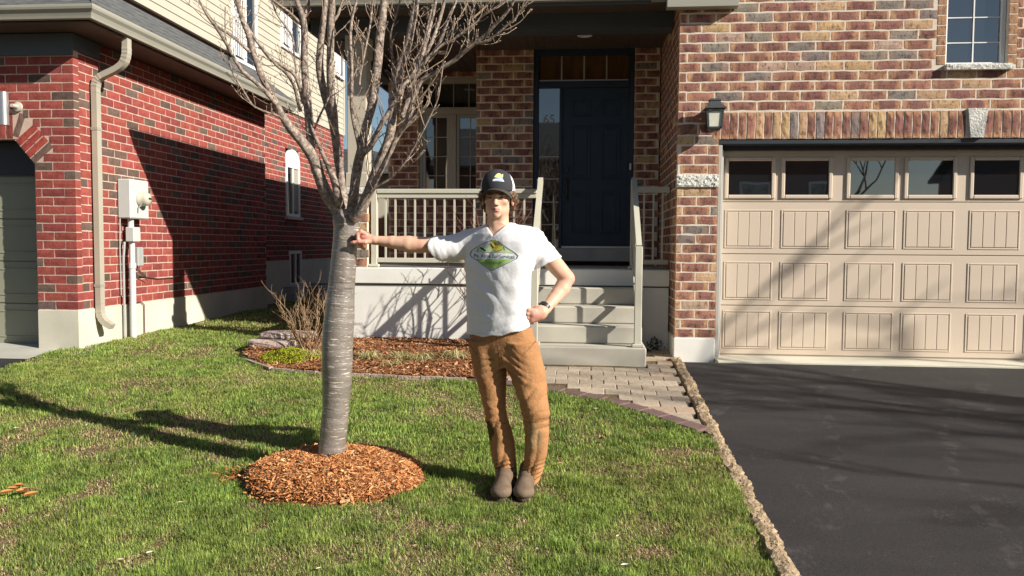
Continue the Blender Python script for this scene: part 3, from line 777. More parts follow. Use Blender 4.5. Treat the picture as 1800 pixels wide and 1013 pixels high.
frus(b, lx, ly, 2.382, 2.392, .098, .094); frus(b, lx, ly, 2.392, 2.418, .092, .062); frus(b, lx, ly, 2.418, 2.46, .058, .046); frus(b, lx, ly, 2.46, 2.476, .053, .050)
b.build('lantern_roof', MAT['lampmetal'], wl)
b = MB(); frus(b, lx, ly, 2.215, 2.372, .055, .066); b.build('lantern_glass', MAT['milky'], wl)
b = MB()
for i in (-1, 1):
    for j in (-1, 1): b.bar((lx+i*.060, ly+j*.060, 2.205), (lx+i*.072, ly+j*.072, 2.381), .012, .012)
frus(b, lx, ly, 2.196, 2.214, .058, .062); frus(b, lx, ly, 2.180, 2.1955, .040, .056); frus(b, lx, ly, 2.3725, 2.3815, .078, .080)
for i in (-1, 1): b.bar((lx+i*.064, ly-.070, 2.35), (lx, ly-.072, 2.366), .006, .006)
b.build('lantern_cage', MAT['lampmetal'], wl)

# ------------------------------------------------------------------ neighbour's house
houseB = thing('brick_house', 'red brick house next door with cream siding above and dark grey shingle eave', 'house', (-7.5, 7.9, 0))
def partB(name, mb, mat, smooth=False): return mb.build(name, MAT[mat], houseB, smooth)
NX, NY, N2 = -5.205, 7.86, -5.5
gh = (-8.3, -5.640, -.3, 2.143)
b = MB(); backing(b, (0, NY, 0), (0, 1, 0), -9.6, NX-.003, .389, 3.05, [gh]); nf = partB('front_wall', b, 'mortarB')
b2 = MB(); b2.prism([(-5.865, NY+.01, 2.146), (-5.642, NY+.01, 1.885), (-5.642, NY+.01, 2.146)], (0, .09, 0)); partB('corner_fill', b2, 'mortarB')
# chamfered soldier course round the garage opening
C0 = (-5.862, 2.143); CD = (.643, -.766); CN = (.766, .643)
def skipb(u, z):
    if z > 2.425: return False
    if u < -5.755 and z > 2.12: return True
    p = ((u-C0[0])*CD[0]+(z-C0[1])*CD[1]); q = ((u-C0[0])*CN[0]+(z-C0[1])*CN[1])
    if -.02 < p < .345 and -.06 < q < .276: return True
    return u < C0[0]+.22*(C0[1]-z)/.262 and 1.87 < z
mB.wall(nf, (0, NY, 0), (0, 1, 0), -9.6, NX, .394, 2.98, holes=[(gh[0], gh[1], -.3, 2.13)], phase=.0, skip=skipb)
u = -5.905
while u > -8.4: mB.add(nf, (u, NY, 2.278), (0, 1, 0), .255, .068, ang=math.pi/2); u -= .0785
for k in range(4):
    p = .045+.0815*k+.012; cx_ = C0[0]+CD[0]*p+CN[0]*.142; cz_ = C0[1]+CD[1]*p+CN[1]*.142
    mB.add(nf, (cx_, NY, cz_), (0, 1, 0), .262, .070, ang=math.atan2(CN[1], CN[0]), colour=((.36, .065, .05, 0), (.33, .06, .05, 0), (.36, .07, .05, 0), (.16, .10, .08, .5))[k])
mB.add(nf, (-5.800, NY, 2.285), (0, 1, 0), .245, .066, ang=R(70), colour=(.17, .11, .09, .5))
b = MB(); backing(b, (NX, 0, 0), (-1, 0, 0), NY+.09, 12.80, .389, 3.20); ns = partB('side_wall', b, 'mortarB')
mB.wall(ns, (NX, 0, 0), (-1, 0, 0), NY+.094, 12.80, .394, 3.206, phase=NY+.094+.12)
aw = (14.46, 15.17, 1.60, 2.86); bw = (14.62, 15.25, .30, .95)
b = MB(); backing(b, (N2, 0, 0), (-1, 0, 0), 12.6, 18.05, .78, 3.56, [aw, (bw[0], bw[1], .5, .95)]); n2 = partB('rear_side_wall', b, 'mortarB')
mB.wall(n2, (N2, 0, 0), (-1, 0, 0), 12.6, 18.05, .785, 3.56, holes=[aw, (bw[0], bw[1], .5, .95)], phase=.1, skip=lambda u, z: False)
# foundations
for fb in ((gh[1]+.0, NX+.012, NY-.008, NY+.30, -.3, .389, .004), (NX-.09, NX+.012, NY+.301, 12.80, -.3, .389), (-9.6, gh[0], NY-.008, NY+.3, -.3, .389), (N2-.1, N2+.012, 12.81, bw[0], -.3, .78), (N2-.1, N2+.012, bw[1], 18.05, -.3, .78), (N2-.1, N2+.011, bw[0], bw[1], -.3, bw[2])):
    b = MB(); b.box(*fb); partB('foundation', b, 'found')
# bodies
b = MB(); b.box(-9.5, -5.31, NY+.32, 12.9, 2.4, 3.1); b.box(-5.62, -5.31, NY+.32, 12.9, -.1, 2.4); b.box(-9.5, N2-.12, 13.0, 18.0, -.1, 3.6); b.box(-9.5, N2-.06, 8.6, 18.0, 3.7, 6.6); partB('house_body', b, 'body')
# garage door next door
b = MB(); b.box(-8.3, gh[1]+.0, 8.14, 8.18, -.02, 1.80); nd = partB('garage_door', b, 'garageB')
for k in range(4):
    s_ = MB(); s_.box(-8.28, -5.66, 8.125, 8.139, -.01+.45*k, .43+.45*k, .004); s_.build('door_section', MAT['garageB'], nd)
    for q in range(4):
        xa = -6.30-.66*q; p_ = MB()
        for c in ((xa, xa+.018, .07+.45*k, .36+.45*k), (xa+.51, xa+.528, .07+.45*k, .36+.45*k), (xa+.018, xa+.51, .07+.45*k, .088+.45*k), (xa+.018, xa+.51, .342+.45*k, .36+.45*k)): p_.box(c[0], c[1], 8.118, 8.1245, c[2], c[3], .004)
        p_.build('door_panel', MAT['garageB'], nd)
b = MB(); b.box(-8.3, gh[1]-.002, 8.10, 8.16, 1.80, 2.14); b.box(gh[1]-.03, gh[1]-.002, 7.98, 8.13, -.02, 1.80); partB('garage_lintel', b, 'header')
# frieze, soffit, gutter, roof
EX, EYF, GZ = -4.80, 7.51, 3.235
b = MB(); b.box(-9.6, NX+.012, NY-.03, NY-.001, 2.985, 3.20, .004); b.box(NX+.001, NX+.020, NY-.029, 8.3, 3.04, 3.20, .003); partB('frieze_board', b, 'darktrim')
b = MB(); b.box(-9.6, EX, EYF, 12.9, 3.21, 3.225); partB('soffit', b, 'soffit')
b = MB(); gutter(b, (-9.6, EYF, GZ), (EX, EYF, GZ), (0, -1, 0), mb_=1); gutter(b, (EX, EYF, GZ), (EX, 12.9, GZ), (1, 0, 0), ma=1); partB('gutter', b, 'trim')
b = MB(); z0r = 3.365
slope = (3.955-z0r)/(EX+.10-N2)
b.poly([(EX+.10, EYF-.10, z0r), (EX+.10, 12.95, z0r), (N2+.001, 12.95, 3.955), (N2+.001, EYF-.10+(EX+.1-N2), 3.955)])
b.poly([(-9.6, EYF-.10, z0r), (EX+.10, EYF-.10, z0r), (EX+.10-1.4, EYF-.10+1.4, z0r+slope*1.4), (-9.6, EYF-.10+1.4, z0r+slope*1.4)])
b.poly([(EX+.10, 12.95, z0r), (EX+.10, 12.95, z0r-.03), (N2, 12.95, z0r-.03), (N2, 12.95, 3.955)])
partB('garage_roof', b, 'shingle')
for k in range(5):      # courses of the side slope
    t = (k+.08)/5; xa = EX+.10+(N2-EX-.10)*t; za = z0r+(3.955-z0r)*t; t2 = (k+1.02)/5; xb = EX+.10+(N2-EX-.10)*t2; zb = z0r+(3.955-z0r)*t2
    b = MB(); b.prism([(xa, EYF-.10+.8*t, za+.002), (xa, EYF-.10+.8*t, za+.013), (xb, EYF-.10+.8*t2, zb+.003), (xb, EYF-.10+.8*t2, zb+.002)], (0, 12.94-EYF+.10-.8*t2, 0)); partB('shingle_course', b, 'shingle')
# siding courses
yA, yB = 8.3, 18.05
uw = [(12.28, 13.10, 3.99, 5.6), (14.30, 15.15, 4.67, 5.9), (17.45, 17.96, 4.82, 5.42)]
za = 3.565; k = 0
while za < 6.4:
    zb = za+.115
    y0_ = yA if za > 3.93 else (12.96 if za < 3.95 else yA)
    segs = [(y0_, yB)]
    for w_ in uw:
        if w_[2]-.05 < (za+zb)/2 < w_[3]+.05:
            segs = [q for (p, r_) in segs for q in ((p, min(r_, w_[0]-.05)), (max(p, w_[1]+.05), r_)) if q[1]-q[0] > .02]
    b = MB()
    for (p, q) in segs: b.prism([(N2-.05, p, za), (N2+.014, p, za+.001), (N2+.002, p, zb+.004), (N2-.05, p, zb+.004)], (0, q-p, 0))
    partB('siding_board', b, 'siding'); za = zb
b = MB(); b.box(N2-.02, N2+.025, 18.0, 18.08, 3.55, 6.4); b.box(N2-.02, N2+.022, 12.97, 18.0, 3.535, 3.563); partB('corner_trim', b, 'siding')
for (ya, yb, zc, zd) in uw:
    f = MB()
    for c in ((ya-.05, ya, zc-.05, zd+.05), (yb, yb+.05, zc-.05, zd+.05), (ya, yb, zc-.05, zc), (ya, yb, zd, zd+.05), ((ya+yb)/2-.025, (ya+yb)/2+.025, zc, zd)): f.box(N2+.0, N2+.045, c[0], c[1], c[2], c[3], .004)
    fo = partB('upper_window', f, 'white')
    g = MB(); g.box(N2+.0, N2+.012, ya, yb, zc, zd); g.build('pane', MAT['glass'], fo)
    c_ = MB(); 
    for q in range(6): c_.box(N2+.0125, N2+.016, ya+.02+(yb-ya)*q/12, ya+.05+(yb-ya)*q/12, zc+.05, zd-.02)
    c_.build('curtain', MAT['white'], fo)
# tall arched window
f = MB(); ya, yb, zc, zd = aw
for c in ((ya, ya+.06, zc, 2.56), (yb-.06, yb, zc, 2.56), (ya+.06, yb-.06, zc, zc+.05), (ya+.06, yb-.06, 2.50, 2.56), ((ya+yb)/2-.02, (ya+yb)/2+.02, zc+.05, 2.50)): f.box(N2-.03, N2+.02, c[0], c[1], c[2], c[3], .004)
arc = [(N2-.03, ya, 2.561), (N2-.03, yb, 2.561)] + [(N2-.03, (ya+yb)/2+(yb-ya)/2*math.cos(a), 2.60+.25*math.sin(a)) for a in np.linspace(0, math.pi, 12)]
f.prism(arc, (.05, 0, 0)); fo = partB('arched_window', f, 'white')
g = MB(); g.box(N2-.02, N2-.005, ya+.061, yb-.061, zc+.05, 2.50); g.build('pane', MAT['glass'], fo)
g = MB(); g.box(N2-.004, N2+.0, (ya+yb)/2+.03, yb-.065, zc+.10, 2.49); g.build('blind', MAT['blind'], fo)
g = MB(); g.box(N2-.05, N2+.06, ya-.05, yb+.05, zc-.06, zc-.005, .005); g.build('sill', MAT['found'], fo)
# basement window with galvanised well
f = MB(); ya, yb, zc, zd = bw
for c in ((ya, ya+.05, zc, zd), (yb-.05, yb, zc, zd), (ya+.05, yb-.05, zc, zc+.05), (ya+.05, yb-.05, zd-.05, zd), ((ya+yb)/2-.02, (ya+yb)/2+.02, zc+.05, zd-.05)): f.box(N2-.04, N2+.016, c[0], c[1], c[2], c[3], .004)
fo = partB('basement_window', f, 'white'); g = MB(); g.box(N2-.03, N2-.01, ya+.05, yb-.05, zc+.05, zd-.05); g.build('pane', MAT['glass'], fo)
wwl = MB(); pts = [(N2+.015+.62*math.sin(a)**.6 if 0 < a < math.pi else N2+.015, 15.0-.72*math.cos(a), .0) for a in np.linspace(0, math.pi, 22)]
for (zz, rr) in ((.30, .014), (.24, .010), (.18, .010)): wwl.tube([(p[0], p[1], zz) for p in pts], rr, 6)
for p, q in zip(pts, pts[1:]): wwl.quad((p[0], p[1], -.1), (q[0], q[1], -.1), (q[0], q[1], .30), (p[0], p[1], .30))
wo = wwl.build('window_well', MAT['alum']); tag(wo, 'curved galvanised metal window well round the basement window of the red brick house', 'window well')
mB.flush(houseB, MAT['brickB'], MAT['brickB_s'])
# main eave far up
b = MB(); b.prism([(-4.95, 8.0, 6.55), (-9.7, 8.0, 8.6), (-9.7, 8.0, 6.5)], (0, 10.4, 0)); partB('main_roof', b, 'shingle')

# downspout at the corner
ds = thing('downspout', 'taupe square downspout with ribbed elbows at the corner of the red brick garage', 'downspout', (-5.15, 8.02, 0))
def rect_tube(mb, pts, a, c, ribs=None):
    pts = [Vector(p) for p in pts]; base = len(mb.v)
    for i, p in enumerate(pts):
        t = (pts[min(i+1, len(pts)-1)]-pts[max(i-1, 0)]).normalized(); sd_ = Vector((0, 1, 0)); nn = sd_.cross(t).normalized(); sd_ = t.cross(nn)
        k = 1.0 if ribs is None else (1.0+.07*(i % 2 if ribs[i] else 0))
        for (u, v) in ((-1,-1),(1,-1),(1,1),(-1,1)): mb.v.append(tuple(p+sd_*(u*a/2*k)+nn*(v*c/2*k)))
    for i in range(len(pts)-1):
        for k in range(4):
            q = base+i*4+k; r_ = base+i*4+(k+1) % 4; mb.f.append((q, r_, r_+4, q+4))
    mb.f.append((base+3, base+2, base+1, base)); e = base+4*(len(pts)-1); mb.f.append((e, e+1, e+2, e+3))
yd = 8.16; xw = NX+.052
b = MB(); rect_tube(b, [(xw, yd, .44), (xw, yd, 1.5), (xw, yd, 2.66)], .078, .06); b.build('straight_pipe', MAT['downspout'], ds)
b = MB(); ctl = [(xw, yd, 2.661), (xw, yd, 2.72), (xw+.02, yd, 2.79), (xw+.075, yd, 2.835), (xw+.16, yd, 2.872), (xw+.25, yd, 2.915), (xw+.315, yd, 2.97), (xw+.345, yd, 3.05), (xw+.35, yd, 3.13), (xw+.35, yd, 3.24)]
pts = []; rb = []
for i in range(len(ctl)-1):
    p0, p1, p2, p3 = [Vector(ctl[max(0, min(len(ctl)-1, j))]) for j in (i-1, i, i+1, i+2)]
    for q in range(4):
        t = q/4; pts.append(.5*((2*p1)+(-p0+p2)*t+(2*p0-5*p1+4*p2-p3)*t*t+(-p0+3*p1-3*p2+p3)*t**3)); rb.append(i in (1, 2, 6, 7))
pts.append(Vector(ctl[-1])); rb.append(False)
rect_tube(b, pts, .078, .06, rb); b.build('upper_elbow', MAT['downspout'], ds)
b = MB(); pts = [(xw, yd, .439), (xw, yd, .39)]; rb = [False, False]
for i in range(10): t = i/9; a = t*1.15; pts.append((xw+.14*(1-math.cos(a)), yd-.0, .37-.16*math.sin(a))); rb.append(True)
e = pts[-1]; pts.append((e[0]+.05, yd, e[2]-.03)); rb.append(False)
rect_tube(b, pts, .078, .06, rb); b.build('bottom_elbow', MAT['downspout'], ds)
b = MB(); b.box(xw-.04, xw+.034, yd-.043, yd+.043, 2.27, 2.30); b.box(xw-.04, xw+.034, yd-.043, yd+.043, .62, .65); b.build('strap', MAT['trim'], ds)

# electric meter with its pipes
em = thing('electric_meter', 'pale grey electric meter box with round dial on the red brick side wall', 'electric meter', (-5.1, 8.8, 1.5))
b = MB(); b.box(NX+.001, NX+.155, 8.60, 8.98, 1.36, 1.80, .012); b.build('meter_box', MAT['meter'], em)
b = MB(); b.lathe((NX+.155, 8.80, 1.585), [(.085, 0), (.09, .012), (.078, .022), (.076, .075), (.066, .105), (.03, .116)], 24, 'x'); b.build('meter_dial', MAT['meterglass'], em, True)
b = MB(); b.box(NX+.271, NX+.275, 8.77, 8.83, 1.58, 1.60); b.build('meter_window', MAT['black'], em)
b = MB(); b.tube([(NX+.20, 8.74, 1.52), (NX+.17, 8.73, 1.48), (NX+.165, 8.735, 1.43)], .008, 6); b.build('seal_tag', MAT['pvc_dark'], em)
b = MB(); b.box(NX+.05, NX+.15, 8.66, 8.80, 1.10, 1.265, .008); b.build('junction_box', MAT['meter'], em)
b = MB(); b.box(NX+.02, NX+.10, 8.83, 8.95, .82, 1.04, .01); b.build('phone_box', MAT['pvc_dark'], em)
b = MB(); b.tube([(NX+.09, 8.72, -.1), (NX+.09, 8.72, .83)], .036, 28); b.lathe((NX+.09, 8.72, .80), [(.043, 0), (.043, .06)], 14); b.tube([(NX+.09, 8.72, .83), (NX+.09, 8.72, 1.10)], .032, 14); b.tube([(NX+.08, 8.72, 1.265), (NX+.08, 8.72, 1.36)], .034, 14)
b.build('conduit', MAT['pvc'], em, False)
b = MB(); b.tube([(NX+.04, 8.63, -.1), (NX+.04, 8.63, .9), (NX+.045, 8.65, 1.10)], .014, 8); b.tube([(NX+.03, 8.595, 1.36), (NX+.02, 8.60, 1.0), (NX+.02, 8.61, .5)], .008, 6); b.build('thin_pipes', MAT['pvc_dark'], em)
b = MB()
rr = random.Random(4)
p0 = Vector((NX+.03, 8.90, .83)); 
for k in range(4):
    b.tube([p0, p0+Vector((.03, .02*k-.03, -.06)), p0+Vector((.05, .05+.02*k, -.12)), p0+Vector((.01, .10+.04*k, -.13-.02*k))], .004, 5)
b.tube([(NX+.015, 9.0, .70), (NX+.012, 9.4, .655), (NX+.012, 9.8, .65), (NX+.012, 10.1, .68), (NX+.012, 10.45, .73)], .006, 5)
b.tube([(NX+.02, 8.74, .395), (NX+.03, 9.0, .40), (NX+.03, 9.06, .36), (NX+.03, 9.06, .1), (NX+.03, 9.06, -.1)], .007, 6)
b.build('loose_cables', MAT['cable'], em)
# cylinder wall light next door
wl2 = thing('wall_lamp', 'shiny cylinder wall lamp above the neighbour garage door at the left edge', 'wall lamp', (-5.9, 7.75, 2.4))
b = MB(); b.tube([(-5.87, 7.74, 2.27), (-5.87, 7.74, 2.60)], .045, 40); b.build('lamp_tube', MAT['alum'], wl2, False)
b = MB(); b.lathe((-5.80, NY-.002, 2.47), [(.05, 0), (.048, -.02), (.02, -.03), (.018, -.10)], 18, 'y'); b.build('lamp_bracket', MAT['winframe'], wl2)

# things far behind between the houses
sh = thing('neighbour_garage', 'distant low pale roof seen between the houses under the blue sky', 'outbuilding', (-5.2, 21, 0))
b = MB(); b.box(-8.2, -3.4, 20.2, 24, 0, 2.9); b.build('wall', MAT['siding'], sh)
b = MB(); b.prism([(-8.6, 19.8, 2.85), (-3.1, 19.8, 2.85), (-3.1, 19.8, 2.95), (-5.5, 19.8, 3.45), (-8.6, 19.8, 3.45)], (0, 4.4, 0)); b.build('roof', MAT['shingle'], sh)
fn = thing('board_fence', 'brown wooden fence at the end of the passage between the houses', 'fence', (-4.0, 18.6, 0))
for k in range(30):
    b = MB(); x = -5.45+.105*k; b.box(x, x+.10, 18.5, 18.52, .0, 1.7+.01*(k % 3)); b.build('board', MAT['peony'], fn)

# ------------------------------------------------------------------ ground, drive, walk, bed
def grid_mesh(xs, ys, zf):
    xx, yy = np.meshgrid(xs, ys, indexing='ij'); z = zf(xx, yy)
    V = np.stack([xx, yy, z], -1).reshape(-1, 3); nx, ny = len(xs), len(ys)
    i, j = np.meshgrid(np.arange(nx-1), np.arange(ny-1), indexing='ij'); a = (i*ny+j).ravel()
    return V, np.stack([a, a+ny, a+ny+1, a+1], -1)
def gnd(x, y): return gz(x, y)
xs = np.unique(np.concatenate([np.linspace(-300, -12, 12), np.arange(-12, 12, .25), np.linspace(12, 300, 12)]))
ys_ = np.unique(np.concatenate([np.linspace(-300, -12, 12), np.arange(-12, 20, .25), np.linspace(20, 400, 12), [8.0]]))
def lawn_z(x, y):
    z = gz(x, y) - .012
    near = (np.abs(x) < 8) & (y > 1.5) & (y < 12)
    z = z + np.where(near, (vnoise(x, y, .9, 11)-.5)*.035, 0)
    z = np.where((x > .80) & (x < 8) & (y < 9) & (y > -4), gz(x, y)-.09, z)
    z = np.where((x < -5.1) & (x > -9.7) & (y < 8.3) & (y > -4), gz(x, y)-.09, z)
    return z
V, F = grid_mesh(xs, ys_, lawn_z)
lawn = link('lawn', fast_mesh('lawn', V, F, smooth=True), MAT['soil']); tag(lawn, kind='structure')
def lz(x, y):      # height of the soil under a blade
    return gz(x, y)-.012+(vnoise(x, y, .9, 11)-.5)*.035
# driveway
def sheet(name, poly_xy, zoff, mat, thick=.12, sub=.25, x0=None, x1=None, y0=None, y1=None):
    xs = np.arange(x0, x1+1e-6, sub); ys = np.unique(np.append(np.arange(y0, y1, sub), y1))
    V, F = grid_mesh(xs, ys, lambda x, y: gz(x, y)+zoff); return link(name, fast_mesh(name, V, F), MAT[mat])
dr = sheet('driveway', None, -.004, 'asphalt', x0=.93, x1=6.93, y0=-3.0, y1=7.81); tag(dr, kind='structure')
nd_ = sheet('neighbour_driveway', None, .002, 'sidewalkc', x0=-9.4, x1=-5.4, y0=7.35, y1=8.12, sub=.2)
tag(nd_, kind='structure')
nd2 = sheet('neighbour_asphalt', None, -.002, 'asphalt', x0=-9.4, x1=-5.4, y0=-3.0, y1=7.35, sub=.25); tag(nd2, kind='structure')
rd = MB(); rd.box(-60, 60, -13, -5.0, -.9, -.80); tag(rd.build('road', MAT['asphalt']), kind='structure')
kb = MB(); kb.box(-60, 60, -5.0, -4.7, -.9, -.70, .02); kb.box(-60, 60, -13.3, -13.0, -.9, -.70, .02); tag(kb.build('kerb', MAT['sidewalkc']), kind='structure')
sw = MB(); sw.box(-60, 60, -4.3, -2.9, -.9, -.755); tag(sw.build('pavement', MAT['sidewalkc']), kind='structure')

# rough soil strip along the asphalt
yy = np.arange(1.6, 7.99, .03); nn = len(yy)
rs = np.random.RandomState(3)
prof = np.array([-.056, -.044, -.016, .014, .036, .050])
V = []; 
for k, p in enumerate(prof):
    hz = [-.05, .003, .008, .008, .002, -.05][k]
    jx = rs.normal(0, .005, nn)+ (vnoise(yy, yy*0, .13, 5)-.5)*.022*(1 if k > 3 else .9)
    jz = (vnoise(yy, yy*0+k*3, .06, 6)-.5)*.014*(0 if k in (0, 5) else 1)
    V.append(np.stack([.895+p+jx, yy, gz(0*yy, yy)+hz+jz], -1))
V = np.array(V); idx = np.arange(6*nn).reshape(6, nn)
F = np.stack([idx[:-1, :-1].ravel(), idx[1:, :-1].ravel(), idx[1:, 1:].ravel(), idx[:-1, 1:].ravel()], -1)
m = NT('dry_soil_edge'); c = m.ramp(m.noise(22, 8, None, .7), [(.3, (.24,.17,.10)), (.5, (.44,.33,.21)), (.7, (.60,.48,.34))])
MAT['edge'] = m.out(c, .95, m.bump(m.noise(55, 7), 1.0, .02), .1)
V = V.reshape(-1, 3)
# loose lumps on the strip
LV = []; LF = []; nb = len(V)
ico = bmesh.new(); bmesh.ops.create_icosphere(ico, subdivisions=1, radius=1.0); iv = np.array([v.co for v in ico.verts]); fi = np.array([[v.index for v in f.verts] for f in ico.faces]); ico.free()
E4 = link('soil_edge', fast_mesh('soil_edge', V, F, smooth=False), MAT['edge']); tag(E4, kind='structure')
n_l = 1500; lx_ = rs.normal(.893, .030, n_l); ly_ = rs.uniform(2.2, 7.9, n_l); ls = rs.gamma(2.0, .0015, n_l)+.0015
P = iv[None]*ls[:, None, None]*rs.uniform(.6, 1.3, (n_l, 1, 3))+np.stack([lx_, ly_, gz(lx_, ly_)+.008-(np.abs(lx_-.895)/.05)*.02], -1)[:, None]
P += rs.normal(0, .001, P.shape)
F = (fi[None]+np.arange(n_l)[:, None, None]*len(iv)).reshape(-1, 3)
o = link('soil_crumbs', fast_mesh('soil_crumbs', P.reshape(-1, 3), F), MAT['edge']); tag(o, 'tan crumbs of dry soil scattered along the edge of the driveway', 'soil', kind='stuff')

# walkway
def walk_front(x):     # front edge of the walk, Y as a function of X
    pts = [(-1.4, 7.02), (-.97, 6.90), (-.29, 6.60), (.15, 6.30), (.44, 6.00), (.84, 5.50)]
    return np.interp(x, [p[0] for p in pts], [p[1] for p in pts])
V, F = grid_mesh(np.arange(-1.05, .841, .05), np.linspace(0, 1, 18), lambda x, y: x*0)
xx = V[:, 0]; yy_ = walk_front(xx)+(9.0-walk_front(xx))*V[:, 1]; V = np.stack([xx, yy_, gz(xx, yy_)-.012], -1)
m = NT('joint_sand'); MAT['joint'] = m.out(m.ramp(m.noise(90, 5), [(.3, (.09,.07,.05)), (.7, (.20,.16,.12))]), .95, m.bump(m.noise(120, 4), .6, .006), .1)
walk = link('walkway', fast_mesh('walkway', V, F), MAT['joint']); tag(walk, kind='structure')
def paver_mat():
    m = NT('concrete_paver'); oi = m.n('ShaderNodeObjectInfo')
    c = m.mix(1.0, oi.outputs['Color'], m.ramp(m.noise(30, 6), [(.3, (.8,.8,.8)), (.7, (1.15,1.15,1.15))]), 'MULTIPLY')
    c = m.mix(1.0, c, m.ramp(m.noise(300, 3), [(.35, (.75,.75,.75)), (.6, (1.05,1.05,1.05))]), 'MULTIPLY')
    return m.out(c, .9, m.bump(m.noise(220, 4), .6, .003), .2)
MAT['paver'] = paver_mat()
def bevel_box_mesh(name, a, b, c, bev):
    mb = MB(); mb.box(-a/2, a/2, -b/2, b/2, -c, 0, bev); return mb.mesh(name)
pav_m = bevel_box_mesh('paver', .205, .160, .05, .006); pav_m.materials.append(MAT['paver'])
bor_m = bevel_box_mesh('border_paver', .19, .13, .05, .006); bor_m.materials.append(MAT['paver'])
pr = random.Random(8); tilt = math.atan(.072)
def lay(o, loc, az, rx=0.0, ry=0.0, sx=1.0):
    o.matrix_basis = Matrix.Translation(loc) @ Matrix.Rotation(tilt+rx, 4, 'X') @ Matrix.Rotation(ry, 4, 'Y') @ Matrix.Rotation(az, 4, 'Z') @ Matrix.Diagonal((sx, 1, 1, 1))
n_p = 0; j = 0; y = 8.9
while y > 5.3:
    off = .0 if j % 2 else .1045
    x = -1.30+off
    while x < .88:
        fr = float(walk_front(x)); wlim = .825 if y < 8.0 else .86
        if y-.08 > fr+.12 and x-.1025 < wlim-.035 and not (-.60 < x < .60 and y > 7.58) and not (y > 8.5) and not (x < -.62 and y > 7.0+.1*0 and y > 7.15):
            o = bpy.data.objects.new('paver', pav_m); col.objects.link(o); o.parent = walk
            xw_ = x; sc = 1.0
            if x+.10 > .83 and y < 8.0: sc = max(.3, (.83-(x-.10))/.205); xw_ = x-.1025+.205*sc/2
            lay(o, (xw_+pr.uniform(-.002, .002), y+pr.uniform(-.002, .002), float(gz(x, y))+pr.uniform(-.002, .003)), pr.uniform(-.012, .012), pr.uniform(-.012, .012), pr.uniform(-.01, .01), sc)
            k = pr.uniform(.85, 1.12); w_ = pr.random()
            o.color = ((.46*k, .38*k, .29*k, 1) if w_ < .7 else (.40*k, .33*k, .26*k, 1) if w_ < .9 else (.48*k, .36*k, .26*k, 1))
            n_p += 1
        x += .209
    y -= .164; j += 1
x = -1.02; 
while x < .82:
    dx = .01; fy_ = float(walk_front(x)); sl = (float(walk_front(x+.02))-float(walk_front(x-.02)))/.04; ang = math.atan(sl)
    o = bpy.data.objects.new('border_paver', bor_m); col.objects.link(o); o.parent = walk
    lay(o, (x-math.sin(ang)*.06, fy_+math.cos(ang)*.06, float(gz(x, fy_+math.cos(ang)*.06))+.005+pr.uniform(0, .002)), ang)
    k = pr.uniform(.85, 1.1); o.color = (.19*k, .125*k, .115*k, 1); x += .196*math.cos(ang)

# planting bed
bed_pts = [(-3.30, 7.55), (-2.85, 7.12), (-2.38, 7.00), (-1.63, 6.93), (-1.02, 6.90), (-.62, 7.10), (-.62, 8.54), (-2.62, 8.54), (-2.65, 9.6), (-3.25, 9.6), (-3.42, 8.6), (-3.40, 7.9)]
def in_poly(x, y, P):
    x = np.asarray(x); y = np.asarray(y); ins = np.zeros(x.shape, bool); n = len(P)
    for i in range(n):
        x1, y1 = P[i]; x2, y2 = P[(i+1) % n]
        c = ((y1 > y) != (y2 > y)) & (x < (x2-x1)*(y-y1)/(y2-y1+1e-12)+x1); ins ^= c
    return ins
V, F = grid_mesh(np.arange(-3.5, -.55, .06), np.arange(6.85, 9.65, .06), lambda x, y: gz(x, y))
keep = in_poly(V[F].mean(1)[:, 0], V[F].mean(1)[:, 1], bed_pts); F = F[keep]
def bed_z(x, y): return gz(x, y)+.015+.045*np.clip((y-7.0)/.8, 0, 1)+(vnoise(x, y, .25, 2)-.5)*.04
V[:, 2] = bed_z(V[:, 0], V[:, 1])
bedo = link('planting_bed', fast_mesh('planting_bed', V, F, smooth=True), MAT['mulchbase']); tag(bedo, kind='structure')
eb = MB(); ep = [(-3.36, 7.66), (-3.22, 7.46), (-2.85, 7.12), (-2.38, 7.00), (-1.63, 6.93), (-1.02, 6.89)]
from itertools import pairwise
n_e = 0
for (a, b_) in pairwise(ep):
    L_ = math.dist(a, b_); m_ = max(1, round(L_/.24))
    for k in range(m_):
        p = Vector((*a, 0)).lerp(Vector((*b_, 0)), (k+.03)/m_); q = Vector((*a, 0)).lerp(Vector((*b_, 0)), (k+.97)/m_)
        p.z = float(gz(p.x, p.y))-.005; q.z = float(gz(q.x, q.y))-.005+.004*(k % 2)
        s_ = MB(); s_.bar(p, q, .055, .05); s_.build('edging_stone', MAT['boulder'], bedo)

